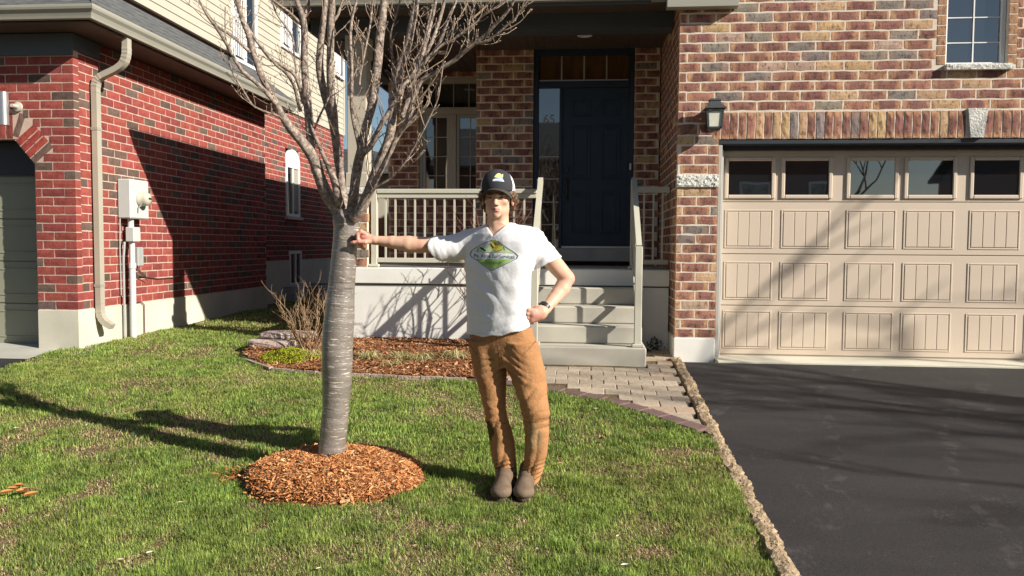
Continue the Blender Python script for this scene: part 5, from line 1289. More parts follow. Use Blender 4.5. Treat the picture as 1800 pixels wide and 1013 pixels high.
# limbs traced: (px, py, radius px, depth offset m)
LIMBS = [
 # left group
 [(603,392,13,0),(592,368,13,-.01),(575,342,12,-.03),(562,312,11,-.05),(553,284,11.5,-.06),(541,263,10.5,-.08),(528,246,9.5,-.10),(511,226,8.5,-.12),(497,205,7.5,-.14),(484,180,7,-.16),(468,152,6.3,-.18),(453,116,6.2,-.20),(445,92,6,-.21),(437,62,5.5,-.22),(427,38,5,-.23),(419,8,4.8,-.24),(410,-30,4.2,-.26),(398,-80,3.6,-.28),(385,-140,2.8,-.30)],
 [(556,298,9.5,-.05),(549,268,9,-.02),(545,235,8.5,.0),(542,200,8,.02),(538,150,7.6,.04),(535,110,7,.05),(535,60,6.4,.06),(532,30,6,.07),(522,2,5,.08),(515,-40,4.5,.1),(512,-100,3.6,.14),(500,-160,2.6,.16)],
 [(534,34,4.2,.07),(541,12,3.4,.1),(548,-20,3,.12),(556,-70,2.4,.16)],
 [(490,192,4.5,-.15),(474,170,4.8,-.20),(458,153,4.8,-.22),(441,138,4.4,-.25),(429,128,4.2,-.27),(415,109,3.8,-.29),(399,79,3.4,-.32),(381,50,3.2,-.34),(366,30,2.8,-.36),(352,4,2.4,-.38),(338,-30,2,-.4),(320,-80,1.5,-.43)],
 [(440,93,4,-.22),(425,78,3.8,-.24),(411,66,3.6,-.26),(400,58,3.4,-.27),(386,50,3.2,-.28),(372,34,2.6,-.31),(355,10,2.2,-.34)],
 [(534,182,5,.03),(528,158,4.4,.00),(518,132,4,-.03),(498,117,4.2,-.06),(478,106,4,-.09),(457,80,3.6,-.12),(437,52,3.4,-.14),(424,25,3,-.16),(412,0,2.6,-.18),(398,-40,2,-.2)],
 [(528,196,4,.02),(522,170,3.6,-.02),(514,143,3.4,-.06),(500,126,3.2,-.08),(489,118,3.1,-.1),(476,104,2.9,-.13),(466,92,2.6,-.15)],
 [(512,222,2.6,-.12),(490,205,2.4,-.16),(462,195,2.4,-.2),(443,184,2.2,-.22),(427,158,2.1,-.25),(409,128,1.9,-.28),(401,95,1.7,-.3),(396,58,1.5,-.32),(396,12,1.2,-.34)],
 [(531,44,3.8,.07),(508,22,3.2,.05),(482,3,2.7,.03),(455,-20,2.2,0)],
 [(521,128,2.4,-.02),(517,95,2.2,0),(514,66,2.1,.02),(502,47,2,.04),(486,24,1.8,.05),(478,0,1.6,.06)],
 # centre group
 [(608,385,11,.03),(606,361,9.5,.05),(601,338,8.5,.07),(598,302,8,.09),(593,266,8.5,.11),(589,235,8,.13),(582,205,7.6,.14),(574,180,7.6,.15),(567,152,7.4,.16),(562,120,7.2,.17),(563,88,7,.18),(566,60,6.4,.19),(570,28,5.8,.20),(573,-5,5.2,.21),(577,-60,4.4,.24),(574,-130,3.2,.27)],
 [(593,262,7,.11),(589,230,7.2,.09),(587,200,7.4,.08),(583,172,7.2,.07),(581,146,7.2,.06),(580,108,7.0,.05),(581,70,6.8,.04),(582,40,6.6,.03),(584,12,6,.03),(583,-30,5,.02),(590,-90,4,0),(588,-150,2.8,0)],
 [(600,366,8,-.03),(594,345,8.5,-.07),(590,325,7.5,-.08),(583,306,6.4,-.08),(572,282,5,-.07),(560,255,4.2,-.05),(551,232,3.8,-.03),(546,214,3.4,-.01),(543,190,2.8,.0)],
 [(546,236,2.4,-.02),(553,226,2.3,-.02),(560,208,2.3,-.03),(568,192,2.3,-.04),(579,168,2.1,-.05),(588,140,1.8,-.06)],
 [(581,44,3.2,.04),(592,30,3,.06),(598,15,2.8,.08),(604,-6,2.4,.1)],
 # right group
 [(616,386,11,-.02),(619,362,10,-.04),(622,340,9.6,-.06),(625,314,9.2,-.07),(630,285,9.2,-.08),(636,262,9.4,-.09),(639,243,8.2,-.09),(644,222,8,-.08),(650,200,8,-.07),(655,178,8.4,-.06),(659,148,8.8,-.05),(663,118,8.4,-.04),(666,90,8.4,-.03),(668,64,8,-.02),(672,38,7.6,-.01),(675,8,7,0),(679,-40,6,.02),(682,-100,4.6,.04),(688,-160,3,.06)],
 [(633,270,5,-.10),(629,248,4.4,-.11),(622,217,4,-.12),(618,186,4,-.13),(618,150,3.8,-.14),(618,112,3.7,-.14),(616,88,3.6,-.15),(616,56,3.3,-.15),(620,26,3,-.16),(627,0,2.6,-.17),(634,-40,2,-.18)],
 [(634,274,6.5,-.12),(642,266,6,-.14),(650,259,5.6,-.15),(660,242,5.4,-.17),(669,222,5,-.18),(680,203,5,-.19),(694,178,5,-.19),(704,159,4.8,-.19),(714,146,4.5,-.18),(730,124,4.2,-.17),(741,98,4,-.15),(750,70,3.7,-.14),(758,40,3.4,-.12),(765,8,3,-.11),(772,-40,2.3,-.1)],
 [(622,384,11,-.06),(636,366,10.5,-.09),(650,334,10,-.11),(661,303,9.8,-.12),(672,274,9.6,-.13),(682,250,9.2,-.13),(687,227,8.6,-.12),(690,206,8,-.11),(690,186,8,-.1),(694,166,8.6,-.09),(700,140,8.4,-.08),(704,117,8.2,-.07),(711,97,7.8,-.06),(718,76,7.4,-.05),(723,48,7,-.04),(729,20,6.4,-.03),(732,-6,6,-.02),(738,-60,4.6,0),(742,-120,3.2,.02)],
 [(630,376,6,-.14),(644,346,5.6,-.17),(660,318,5.4,-.19),(680,279,5.2,-.21),(696,245,5.2,-.22),(712,219,5,-.23),(722,196,5.4,-.23),(728,170,5.2,-.23),(740,143,4.8,-.24),(759,132,4.6,-.25),(783,116,4.4,-.27),(799,106,4.4,-.28),(815,92,4.2,-.3),(836,75,4,-.32),(854,61,3.6,-.34),(868,46,3.4,-.36),(884,30,3.2,-.38),(899,10,2.8,-.4),(908,-14,2.4,-.42),(920,-60,1.8,-.45)],
 [(836,77,2.8,-.32),(848,75,2.6,-.33),(862,69,2.5,-.34),(882,53,2.4,-.36),(894,42,2.3,-.37),(905,34,2.3,-.38),(912,22,2.1,-.39),(920,12,1.9,-.4),(930,-4,1.7,-.41)],
 [(716,160,3.4,-.2),(730,138,3.2,-.18),(751,104,3,-.16),(766,88,2.9,-.15),(779,77,2.8,-.14),(793,73,2.6,-.14),(810,59,2.5,-.14),(834,42,2.3,-.15),(846,30,2.2,-.15),(858,22,2.1,-.16),(884,5,1.8,-.17),(900,-12,1.5,-.18)],
 [(634,370,3.2,-.2),(648,348,2.6,-.22),(662,329,2.4,-.24),(682,317,2.3,-.26),(706,293,2.2,-.28),(720,272,2.1,-.3),(732,252,2,-.31),(746,226,1.9,-.33),(755,207,1.8,-.34),(765,186,1.6,-.35),(771,168,1.5,-.36),(775,140,1.4,-.37),(779,112,1.2,-.38)],
 [(694,240,2.6,-.24),(708,226,2.5,-.26),(722,212,2.3,-.27),(734,200,2.1,-.28),(746,191,1.9,-.29),(752,182,1.7,-.3),(755,170,1.5,-.3)],
 [(706,206,5,-.16),(716,180,5,-.15),(724,152,4.8,-.13),(734,126,4.5,-.11),(744,104,4.4,-.1),(752,88,4.2,-.09),(762,66,4,-.08),(769,46,3.8,-.07),(777,20,3.5,-.06),(783,-8,3,-.05),(790,-50,2.4,-.04)],
 [(730,130,4,-.1),(748,108,3.8,-.07),(764,90,3.6,-.05),(776,68,3.5,-.04),(784,44,3.3,-.03),(792,24,3.1,-.02),(800,6,2.8,-.01),(812,-30,2.2,0)],
 [(700,196,4,-.07),(706,166,3.6,-.05),(712,140,3.2,-.03),(724,118,3,-.02),(735,96,2.8,-.01),(744,76,2.7,0),(751,50,2.5,.01),(756,28,2.3,.02),(764,2,2,.03)],
 [(785,72,1.7,-.12),(790,58,1.6,-.11),(803,38,1.5,-.1),(814,20,1.4,-.09),(824,0,1.2,-.08)],
 [(632,150,2,-.13),(634,128,2.2,-.12),(642,88,2.1,-.11),(650,48,2,-.1),(654,14,1.9,-.1),(656,-10,1.6,-.1)],
 [(688,172,2.8,-.03),(690,140,2.6,-.02),(690,108,2.4,-.01),(687,78,2.2,0),(688,56,2,.01),(694,36,1.9,.02),(700,14,1.7,.03),(705,-10,1.4,.04)],
 [(829,79,1.2,-.3),(833,62,1.1,-.3),(832,40,1.1,-.3),(826,12,1,-.3)],
 [(820,86,1.5,-.28),(823,66,1.4,-.27),(824,48,1.3,-.26),(828,28,1.2,-.25),(836,4,1,-.24)],
]
twb = MB(); rg = random.Random(77); limb_pts = []
for li, L_ in enumerate(LIMBS):
    pts = []; rad = []
    for (a, b_, c, d) in L_:
        p, r_ = PX(a, b_, d, c*(.93 if c > 5 else .86)); pts.append(p); rad.append(r_)
    me, Q, RR = limb_mesh(pts, rad, 12 if rad[0] > .015 else 8, 1.0, li, .05, 3)
    link('limb', me, MAT['bark'], tree); limb_pts.append((Q, RR))
# short spurs, buds and fine twigs along the limbs
def twig(p, d, L, r_):
    pts = [p]; dd = d.normalized(); n_ = max(3, int(L/.02)); n_ = min(n_, 7)
    for k in range(n_):
        dd = (dd+Vector((rg.gauss(0, .16), rg.gauss(0, .16), rg.uniform(.02, .22)))).normalized(); pts.append(pts[-1]+dd*L/n_)
    twb.tube(pts, [r_*(1-.55*k/n_) for k in range(n_+1)], 4)
    e = pts[-1]; twb.tube([e, e+dd*.005, e+dd*.011, e+dd*.016], [r_*.5, r_*1.25, r_*1.05, .0003], 4)
    return pts
for Q, RR in limb_pts:
    Lc = 0
    for i in range(1, len(Q)):
        seg = (Q[i]-Q[i-1]).length; z = Q[i].z
        nsp = seg*(30 if RR[i] < .02 else 15); nsp = int(nsp)+(rg.random() < nsp % 1)
        if z < 1.38: nsp = 0
        for k in range(nsp):
            t = rg.random(); p = Q[i-1].lerp(Q[i], t); ax = (Q[i]-Q[i-1]).normalized(); a = rg.uniform(0, 6.283)
            u = ax.cross(Vector((0, 1, .1))).normalized(); v = ax.cross(u); side = u*math.cos(a)+v*math.sin(a)
            L_ = rg.choice((.02, .03, .03, .045, .06, .10)) if rg.random() < .84 else rg.uniform(.12, .34)
            r_ = .0016+L_*.005
            pp = twig(p+side*RR[i]*.8, side*.9+ax*.7+Vector((0, 0, .3)), L_, r_)
            if L_ > .09:
                for q in range(rg.randint(2, 5)):
                    j = rg.randint(1, len(pp)-1); twig(pp[j], Vector((rg.gauss(0, 1), rg.gauss(0, 1), 1)).normalized(), rg.uniform(.02, .06), .0016)
o = twb.build('twigs', MAT['twig'], tree, True, False); tag(o, kind='stuff')

# ------------------------------------------------------------------ trees and houses the windows mirror and whose shade reaches the drive
def bare_tree(name, label, base, H, seed, spread=.55, r0=.11, lv=5, dec=.58):
    root = thing(name, label, 'tree', base); rg = random.Random(seed); b0 = MB(); b1 = MB()
    def grow(p, d, L, r_, k):
        pts = [p]; dd = Vector(d)
        for i in range(4):
            dd = (dd+Vector((rg.gauss(0, .09), rg.gauss(0, .09), rg.uniform(0, .08)))).normalized(); pts.append(pts[-1]+dd*L/4)
        (b0 if k == 0 else b1).tube(pts, [r_*(1-.12*i) for i in range(5)], 7 if k < 2 else 4, cap=False)
        if k < lv:
            for q in range(rg.choice((3, 3, 4)) if k < 2 else rg.choice((2, 3))):
                a = rg.uniform(0, 6.283); nd = (dd+Vector((math.cos(a), math.sin(a), .15))*rg.uniform(.4, .95)*spread/.55).normalized(); grow(pts[rg.choice((2, 3, 4, 4))], nd, L*rg.uniform(.58, .8), r_*dec, k+1)
    grow(Vector(base), Vector((0, 0, 1)), H*.30, r0, 0)
    b0.build('trunk', MAT['twigbark'], root, True, False); o = b1.build('branches', MAT['twigbark'], root, True, False); tag(o, kind='stuff')
bare_tree('bare_tree', 'tall leafless tree off to the right whose branches shade the garage door', (13.2, 3.5, -.3), 12.0, 5, .75, .13, 5, .66)
bare_tree('bare_tree', 'leafless street tree further right whose branches shade the asphalt', (15.5, 0.4, -.5), 11.0, 9, .8, .20, 5, .60)
bare_tree('bare_tree', 'leafless tree behind the viewer mirrored in the garage windows', (5.6, -4.5, -.76), 9.0, 14, .6, .13)
bare_tree('bare_tree', 'leafless tree across the road mirrored in the sidelight', (-1.6, -15.2, -.76), 9.0, 18, .6, .14)
for i, (xc, wd, hh, lab) in enumerate(((-15, 9.5, 5.4, 'left'), (-3.5, 9.0, 5.2, 'middle'), (6.6, 8.6, 5.3, 'right'), (24.0, 9.6, 4.6, 'far right'))):
    hs = thing('brick_house', 'brown brick house across the road, %s of four, seen only as a reflection' % lab, 'house', (xc, -22, -.8), 'houses across the road')
    b = MB(); b.box(xc-wd/2, xc+wd/2, -30, -21, -.9, hh); b.build('wall', MAT['body'], hs)
    b = MB(); b.prism([(xc-wd/2-.4, -20.6, hh), (xc+wd/2+.4, -20.6, hh), (xc+wd/2+.4, -25.5, hh+2.6), (xc-wd/2-.4, -25.5, hh+2.6)], (0, 0, .15)); b.prism([(xc-wd/2-.4, -30.4, hh), (xc+wd/2+.4, -30.4, hh), (xc+wd/2+.4, -25.5, hh+2.6), (xc-wd/2-.4, -25.5, hh+2.6)], (0, 0, .15))
    for s_ in (-1, 1): b.poly([(xc+s_*wd/2, -21, hh), (xc+s_*wd/2, -25.5, hh+2.5), (xc+s_*wd/2, -30, hh)])
    b.build('roof', MAT['shingle'], hs)
    for q in range(3):
        b = MB(); x = xc-wd/2+1.6+q*3.0; b.box(x, x+1.3, -20.97, -20.9, 2.6, 4.0, .01); wo = b.build('window', MAT['white'], hs); b = MB(); b.box(x+.1, x+1.2, -20.90, -20.88, 2.7, 3.9); b.build('pane', MAT['glass'], wo)
    b = MB(); b.box(xc+.4, xc+wd/2-.4, -20.96, -20.9, -.8, 1.4); b.build('garage_door', MAT['garage'], hs)

# ------------------------------------------------------------------ the man
def surface_nets(vol, org, h):
    ins = vol < 0; nx, ny, nz = vol.shape
    c = [ins[i:nx-1+i, j:ny-1+j, k:nz-1+k] for i in (0, 1) for j in (0, 1) for k in (0, 1)]
    s_ = np.zeros((nx-1, ny-1, nz-1), np.int8)
    for q in c: s_ += q
    act = np.argwhere((s_ > 0) & (s_ < 8)); idx = -np.ones((nx-1, ny-1, nz-1), np.int64); idx[act[:, 0], act[:, 1], act[:, 2]] = np.arange(len(act))
    acc = np.zeros((len(act), 3)); cnt = np.zeros(len(act))
    cor = [(i, j, k) for i in (0, 1) for j in (0, 1) for k in (0, 1)]
    vals = {q: vol[act[:, 0]+q[0], act[:, 1]+q[1], act[:, 2]+q[2]] for q in cor}
    for a in cor:
        for ax in range(3):
            if a[ax]: continue
            b = list(a); b[ax] = 1; b = tuple(b); va, vb = vals[a], vals[b]; m = (va < 0) != (vb < 0)
            t = np.where(m, va/(va-vb+1e-12), 0); p = np.tile(np.array(a, float), (len(act), 1)); p[:, ax] = t
            acc[m] += p[m]; cnt[m] += 1
    V = (act+acc/cnt[:, None])*h+np.array(org)
    F = []
    for ax in range(3):
        sh = [slice(None)]*3; A = ins[tuple(slice(0, -1) if i == ax else slice(None) for i in range(3))]; B = ins[tuple(slice(1, None) if i == ax else slice(None) for i in range(3))]
        e = np.argwhere(A != B); u, v = (ax+1) % 3, (ax+2) % 3
        ok = (e[:, u] > 0) & (e[:, v] > 0) & (e[:, u] < vol.shape[u]-1) & (e[:, v] < vol.shape[v]-1); e = e[ok]
        def cell(du, dv):
            q = e.copy(); q[:, u] -= du; q[:, v] -= dv; return idx[q[:, 0], q[:, 1], q[:, 2]]
        q = np.stack([cell(0, 0), cell(1, 0), cell(1, 1), cell(0, 1)], -1); fl = A[e[:, 0], e[:, 1], e[:, 2]]
        q[fl] = q[fl][:, ::-1]; F.append(q)
    F = np.vstack(F); return V, F[:, ::-1]

class Field:
    def __init__(s, lo, hi, h):
        s.h = h; s.lo = np.array(lo, float); n = np.ceil((np.array(hi)-s.lo)/h).astype(int)+1; s.n = n
        s.ax = [s.lo[i]+h*np.arange(n[i]) for i in range(3)]; s.v = np.full(n, .05, np.float32)
    def sub(s, a, b):
        sl = []
        for i in range(3):
            i0 = max(0, int((a[i]-s.lo[i])/s.h)-1); i1 = min(s.n[i], int((b[i]-s.lo[i])/s.h)+2)
            if i1 <= i0: return None, None
            sl.append(slice(i0, i1))
        X = s.ax[0][sl[0]][:, None, None]; Y = s.ax[1][sl[1]][None, :, None]; Z = s.ax[2][sl[2]][None, None, :]
        return tuple(sl), (X, Y, Z)
    def comb(s, sl, d, k, op):
        v = s.v[sl]; d = d.astype(np.float32)
        if op == 'add':
            if k <= 0: r = np.minimum(v, d)
            else:
                hh = np.clip(.5+.5*(v-d)/k, 0, 1); r = v*(1-hh)+d*hh-k*hh*(1-hh)
        else:
            if k <= 0: r = np.maximum(v, -d)
            else:
                hh = np.clip(.5-.5*(v+d)/k, 0, 1); r = v*(1-hh)+(-d)*hh+k*hh*(1-hh)
        s.v[sl] = r
    def cone(s, a, b, ra, rb, k=.01, sy=1.0, op='add'):
        a = np.array(a, float); b = np.array(b, float); m = max(ra, rb)*max(1, sy)+k+.05
        sl, P = s.sub(np.minimum(a, b)-m, np.maximum(a, b)+m)
        if sl is None: return
        X, Y, Z = P; yc = (a[1]+b[1])/2; Yq = yc+(Y-yc)/sy; A = a.copy(); B = b.copy(); A[1] = yc+(a[1]-yc)/sy; B[1] = yc+(b[1]-yc)/sy
        ab = B-A; L2 = max(ab@ab, 1e-9)
        t = np.clip(((X-A[0])*ab[0]+(Yq-A[1])*ab[1]+(Z-A[2])*ab[2])/L2, 0, 1)
        d = np.sqrt((X-A[0]-ab[0]*t)**2+(Yq-A[1]-ab[1]*t)**2+(Z-A[2]-ab[2]*t)**2)-(ra+(rb-ra)*t)
        s.comb(sl, d, k, op)
    def ell(s, c, r, k=.01, op='add', rot=None):
        c = np.array(c, float); r = np.array(r, float); m = max(r)+k+.05
        sl, P = s.sub(c-m, c+m)
        if sl is None: return
        X, Y, Z = P[0]-c[0], P[1]-c[1], P[2]-c[2]
        if rot is not None:
            Rm = np.array(rot); X, Y, Z = (Rm[0, 0]*X+Rm[0, 1]*Y+Rm[0, 2]*Z, Rm[1, 0]*X+Rm[1, 1]*Y+Rm[1, 2]*Z, Rm[2, 0]*X+Rm[2, 1]*Y+Rm[2, 2]*Z)
        q = np.sqrt((X/r[0])**2+(Y/r[1])**2+(Z/r[2])**2); q2 = np.sqrt((X/r[0]**2)**2+(Y/r[1]**2)**2+(Z/r[2]**2)**2)+1e-9
        s.comb(sl, np.broadcast_to(q*(q-1)/q2, np.broadcast_shapes(X.shape, Y.shape, Z.shape)) if False else q*(q-1)/q2, k, op)
    def loft(s, T, k=.01, op='add', p=2.0, grow=0.0, yaw=0.0):
        """T rows (z, cx, cy, a, b), z descending"""
        T = np.array(sorted(T)); z0, z1 = T[0, 0], T[-1, 0]; m = T[:, 3:].max()+.08
        lo = [T[:, 1].min()-m, T[:, 2].min()-m, z0-.06]; hi = [T[:, 1].max()+m, T[:, 2].max()+m, z1+.06]
        sl, P = s.sub(lo, hi)
        if sl is None: return
        X, Y, Z = P; zz = Z.ravel(); f = [np.interp(zz, T[:, 0], T[:, i])[None, None, :] for i in (1, 2, 3, 4)]
        a = f[2]+grow; b = f[3]+grow
        q = ((np.abs(X-f[0])/a)**p+(np.abs(Y-f[1]-yaw*(X-f[0]))/b)**p)**(1/p); d = (q-1)*np.minimum(a, b)
        dz = np.maximum(z0-Z, Z-z1); d = np.maximum(d, dz); s.comb(sl, d, k, op)
    def half(s, nrm, c, k=.0):
        """keep the side where (p-c).n < 0"""
        X = s.ax[0][:, None, None]; Y = s.ax[1][None, :, None]; Z = s.ax[2][None, None, :]
        d = ((X-c[0])*nrm[0]+(Y-c[1])*nrm[1]+(Z-c[2])*nrm[2]).astype(np.float32); s.v = np.maximum(s.v, d) if k <= 0 else s.v
        if k > 0:
            hh = np.clip(.5-.5*(s.v-d)/k, 0, 1); s.v = s.v*(1-hh)+d*hh+k*hh*(1-hh)
    def disp(s, fn):
        X = s.ax[0][:, None, None]; Y = s.ax[1][None, :, None]; Z = s.ax[2][None, None, :]
        s.v += fn(X, Y, Z).astype(np.float32)
    def mesh(s): return surface_nets(s.v, s.lo, s.h)

HY = 4.42; SC = 3.12e-3           # the man's plane and metres per surveyed pixel there
def B(px, py, dy=0.0): p = at(px, py, y=HY+dy); return np.array(p)
def Zp(py): return float(at(880, py, y=HY).z)
man = thing('person', 'man in white T-shirt, tan trousers and trucker cap, leaning one fist on the tree', 'person', (-.47, HY, -.27))

def add_part(name, V, F, cols, mat, smooth=True, parent=None):
    o = link(name, fast_mesh(name, V, F, cols, None, smooth), mat, parent or man); return o
def ridge(x): return 1-np.abs(2*(x-np.floor(x))-1)      # 0..1..0

# --- body: head, neck, chest, both arms and hands as one skin
f = Field((-1.36, HY-.22, .66), (.47, HY+.33, 1.60), .0036)
H0 = B(874.5, 349, -.02)
def h_(x, y, z): return H0+np.array([x, y, z])
f.ell(h_(0, .022, .040), (.074, .094, .088), 0)
f.ell(h_(0, -.012, -.018), (.063, .074, .080), .02)
f.ell(h_(0, -.022, -.066), (.047, .056, .042), .02)
for s_ in (-1, 1):
    f.ell(h_(s_*.046, .002, -.060), (.016, .024, .026), .02)          # jaw corner
    f.ell(h_(s_*.043, -.058, -.022), (.019, .016, .016), .016)        # cheekbone
    f.ell(h_(s_*.082, .016, -.010), (.009, .019, .030), .006)         # ear
    f.ell(h_(s_*.086, .008, -.008), (.006, .009, .016), .004, 'sub')
f.ell(h_(0, -.070, -.094), (.020, .014, .015), .014)                  # chin
f.cone(h_(-.040, -.070, .017), h_(0, -.080, .012), .010, .011, .010)
f.cone(h_(.040, -.070, .017), h_(0, -.080, .012), .010, .011, .010)
for s_ in (-1, 1): f.ell(h_(s_*.031, -.090, -.001), (.019, .016, .011), .010, 'sub')
f.cone(h_(0, -.078, .006), h_(0, -.100, -.030), .0085, .0105, .006)
f.ell(h_(0, -.103, -.034), (.011, .011, .0095), .005)
for s_ in (-1, 1): f.ell(h_(s_*.0125, -.092, -.037), (.008, .010, .008), .004)
f.ell(h_(0, -.078, -.066), (.029, .013, .022), .010)
f.cone(h_(-.021, -.081, -.060), h_(0, -.093, -.0585), .0035, .0055, .004); f.cone(h_(.021, -.081, -.060), h_(0, -.093, -.0585), .0035, .0055, .004)
f.cone(h_(-.017, -.081, -.068), h_(.017, -.081, -.068), .0045, .0045, .004); f.ell(h_(0, -.089, -.069), (.015, .007, .006), .004)
f.cone(h_(-.026, -.094, -.0635), h_(.026, -.094, -.0635), .0012, .0012, .003, op='sub')
f.ell(h_(0, -.094, -.081), (.018, .008, .004), .008, 'sub')
for s_ in (-1, 1):
    f.ell(h_(s_*.031, -.0735, -.001), (.0135, .0125, .0115), .002)    # eyeball with lids
    f.cone(h_(s_*.043, -.073, .0015), h_(s_*.022, -.079, .004), .0042, .0042, .003)
    f.cone(h_(s_*.041, -.074, -.009), h_(s_*.022, -.078, -.009), .0032, .0032, .003)
# neck, chest
f.cone(h_(0, .030, -.050), h_(0, .040, -.155), .056, .060, .02)
f.cone(h_(-.030, -.010, -.05), h_(-.010, .010, -.170), .016, .014, .02); f.cone(h_(.030, -.010, -.05), h_(.012, .010, -.170), .016, .014, .02)
TOR = [(397, 876, .02, 26, .060), (405, 878, .02, 42, .078), (415, 881, .015, 58, .094), (430, 882, .01, 66, .108), (460, 876, .005, 61, .118), (500, 876, .0, 57, .112), (540, 876, .0, 55, .104), (600, 880, .0, 56, .104)]
def torso(tab, ga=0, gb=0): return [(Zp(py), B(cx, py)[0], HY+cy, a*SC+ga, b+gb) for (py, cx, cy, a, b) in tab]
f.loft(torso(TOR, -.024, -.018), .03, yaw=-.34)
# outstretched arm (to the tree)
S1 = B(822, 427, .085); E1 = B(742, 430.5, .06); W1 = B(659, 422.5, .045)
f.cone(B(850, 424, .05), S1, .050, .052, .03); f.cone(S1, B(785, 431, .075), .052, .047, .03); f.cone(B(785, 431, .075), E1, .049, .044, .006)
f.cone(E1, B(718, 429.5, .056), .044, .0465, .006); f.cone(B(718, 429.5, .056), B(690, 426, .05), .0465, .035, .006); f.cone(B(690, 426, .05), W1, .035, .0235, .006)
f.cone(W1, B(650, 421, .046), .0235, .0245, .012, 1.15)
# fist on the trunk
f.cone(B(650, 420.5, 0.049), B(640, 416, 0.044), .026, .027, .012); f.cone(B(645, 419, 0.049), B(638, 422, 0.052), .027, .024, .01)
def finger(pts, rs, k=.004):
    for (a, b, ra, rb) in zip(pts, pts[1:], rs, rs[1:]): f.cone(a, b, ra, rb, k)
finger([B(643, 412, 0.029), B(634.5, 407.5, 0.022), B(628.5, 412, 0.018), B(629, 420.5, 0.016), B(633, 424, 0.026)], [.012, .0125, .0112, .0098, .0085])
finger([B(645, 414, 0.054), B(636, 409.5, 0.052), B(629.5, 415, 0.046), B(630.5, 425.5, 0.042), B(635, 429, 0.046)], [.012, .0125, .0112, .0098, .0088])
finger([B(646, 418, 0.074), B(638, 413, 0.076), B(631, 419, 0.070), B(632.5, 431, 0.060), B(637, 434.5, 0.056)], [.0115, .012, .0108, .0095, .0086])
finger([B(647, 421, 0.086), B(640, 419, 0.094), B(634.5, 425, 0.086), B(636.5, 435.5, 0.074), B(640.5, 438, 0.070)], [.0105, .011, .0098, .0088, .008])
finger([B(651, 424, 0.029), B(642, 425.5, 0.012), B(631, 425, 0.002), B(622, 426.2, 0.000), B(618, 427.2, 0.002)], [.015, .0140, .0112, .0098, .0082])
# bent arm, fist on the hip
S2 = B(942, 428, -.03); E2 = B(996, 489, .075); W2 = B(960, 542.5, -.050)
f.cone(B(905, 424, -.01), S2, .046, .050, .03); f.cone(S2, B(968, 456, .02), .050, .050, .01); f.cone(B(968, 456, .02), E2, .050, .043, .006)
f.cone(E2, B(988, 507, .055), .043, .0445, .006); f.cone(B(988, 507, .055), B(973, 526, .005), .0445, .035, .006); f.cone(B(973, 526, .005), W2, .035, .0265, .006)
f.ell(B(1001, 493, .10), (.026, .028, .026), .02)
f.cone(W2, B(952, 549, -0.080), .0265, .029, .012)
f.cone(B(953, 549, -0.080), B(937, 552, -0.100), .031, .028, .012); f.cone(B(950, 555, -0.080), B(935, 560, -0.095), .027, .024, .012)
for (a, b, c, d, yy0) in (((941, 547), (929.5, 545.5), (927, 550), (932, 553), -0.107), ((940, 551), (927.5, 552), (925.5, 557), (930.5, 560), -0.109), ((939, 556), (927.5, 558.5), (926.5, 563), (931.5, 565.5), -0.103), ((940, 561), (930, 564.5), (930, 568), (935, 569), -0.091)):
    finger([B(*a, yy0), B(*b, yy0-.006), B(*c, yy0+.024), B(*d, yy0+.034)], [.013, .0125, .0115, .010], .004)
finger([B(951, 541, -0.075), B(943, 540.5, -0.067), B(935, 543, -0.055), B(929, 546, -0.045)], [.014, .0125, .011, .009])
f.disp(lambda X, Y, Z: .0006*np.sin(X*90+Z*60)*np.sin(Y*80))
V, F = f.mesh()
n = len(V); base = np.tile(np.array([.64, .395, .28]), (n, 1))
def blob(c, r, col, amt=1.0, sharp=1.0):
    global base
    d = np.sqrt((((V-np.array(c))/np.array(r))**2).sum(1)); w_ = (np.clip(1.25-d, 0, .5)/.5)**sharp*amt; base = base*(1-w_[:, None])+np.array(col)*w_[:, None]
pk = (.60, .26, .20); red = (.62, .27, .215)
blob(B(634, 420, .04), (.075, .12, .075), red, .75); blob(B(940, 556, -.04), (.075, .10, .06), red, .8)
for s_ in (-1, 1):
    blob(h_(s_*.038, -.07, -.036), (.024, .03, .022), pk, .25); blob(h_(s_*.085, .01, -.01), (.02, .03, .03), pk, .55)
    blob(h_(s_*.033, -.085, .0175), (.020, .022, .0062), (.10, .055, .03), .95)                      # eyebrows
    blob(h_(s_*.0315, -.086, -.0015), (.0135, .016, .0048), (.05, .03, .025), .95)                # narrowed eyes
    blob(h_(s_*.007, -.100, -.043), (.004, .01, .003), (.2, .08, .06), .8)
blob(h_(0, -.10, -.034), (.012, .02, .010), pk, .4)
blob(h_(0, -.09, -.0585), (.023, .02, .0042), (.46, .17, .145), .85); blob(h_(0, -.09, -.069), (.019, .02, .0055), (.52, .20, .17), .85); blob(h_(0, -.09, -.0635), (.025, .02, .0028), (.22, .07, .06), .9)
blob(E1, (.05, .06, .05), red, .25); blob(E2, (.06, .07, .06), red, .4)
bd_ = h_(0, 0, 0); scalp = (V[:, 2] > H0[2]+.052) & (V[:, 2] > 1.2)
base[scalp] = (.12, .07, .04)
add_part('body', V, F, np.concatenate([base, np.ones((n, 1))], 1), MAT['skin'])

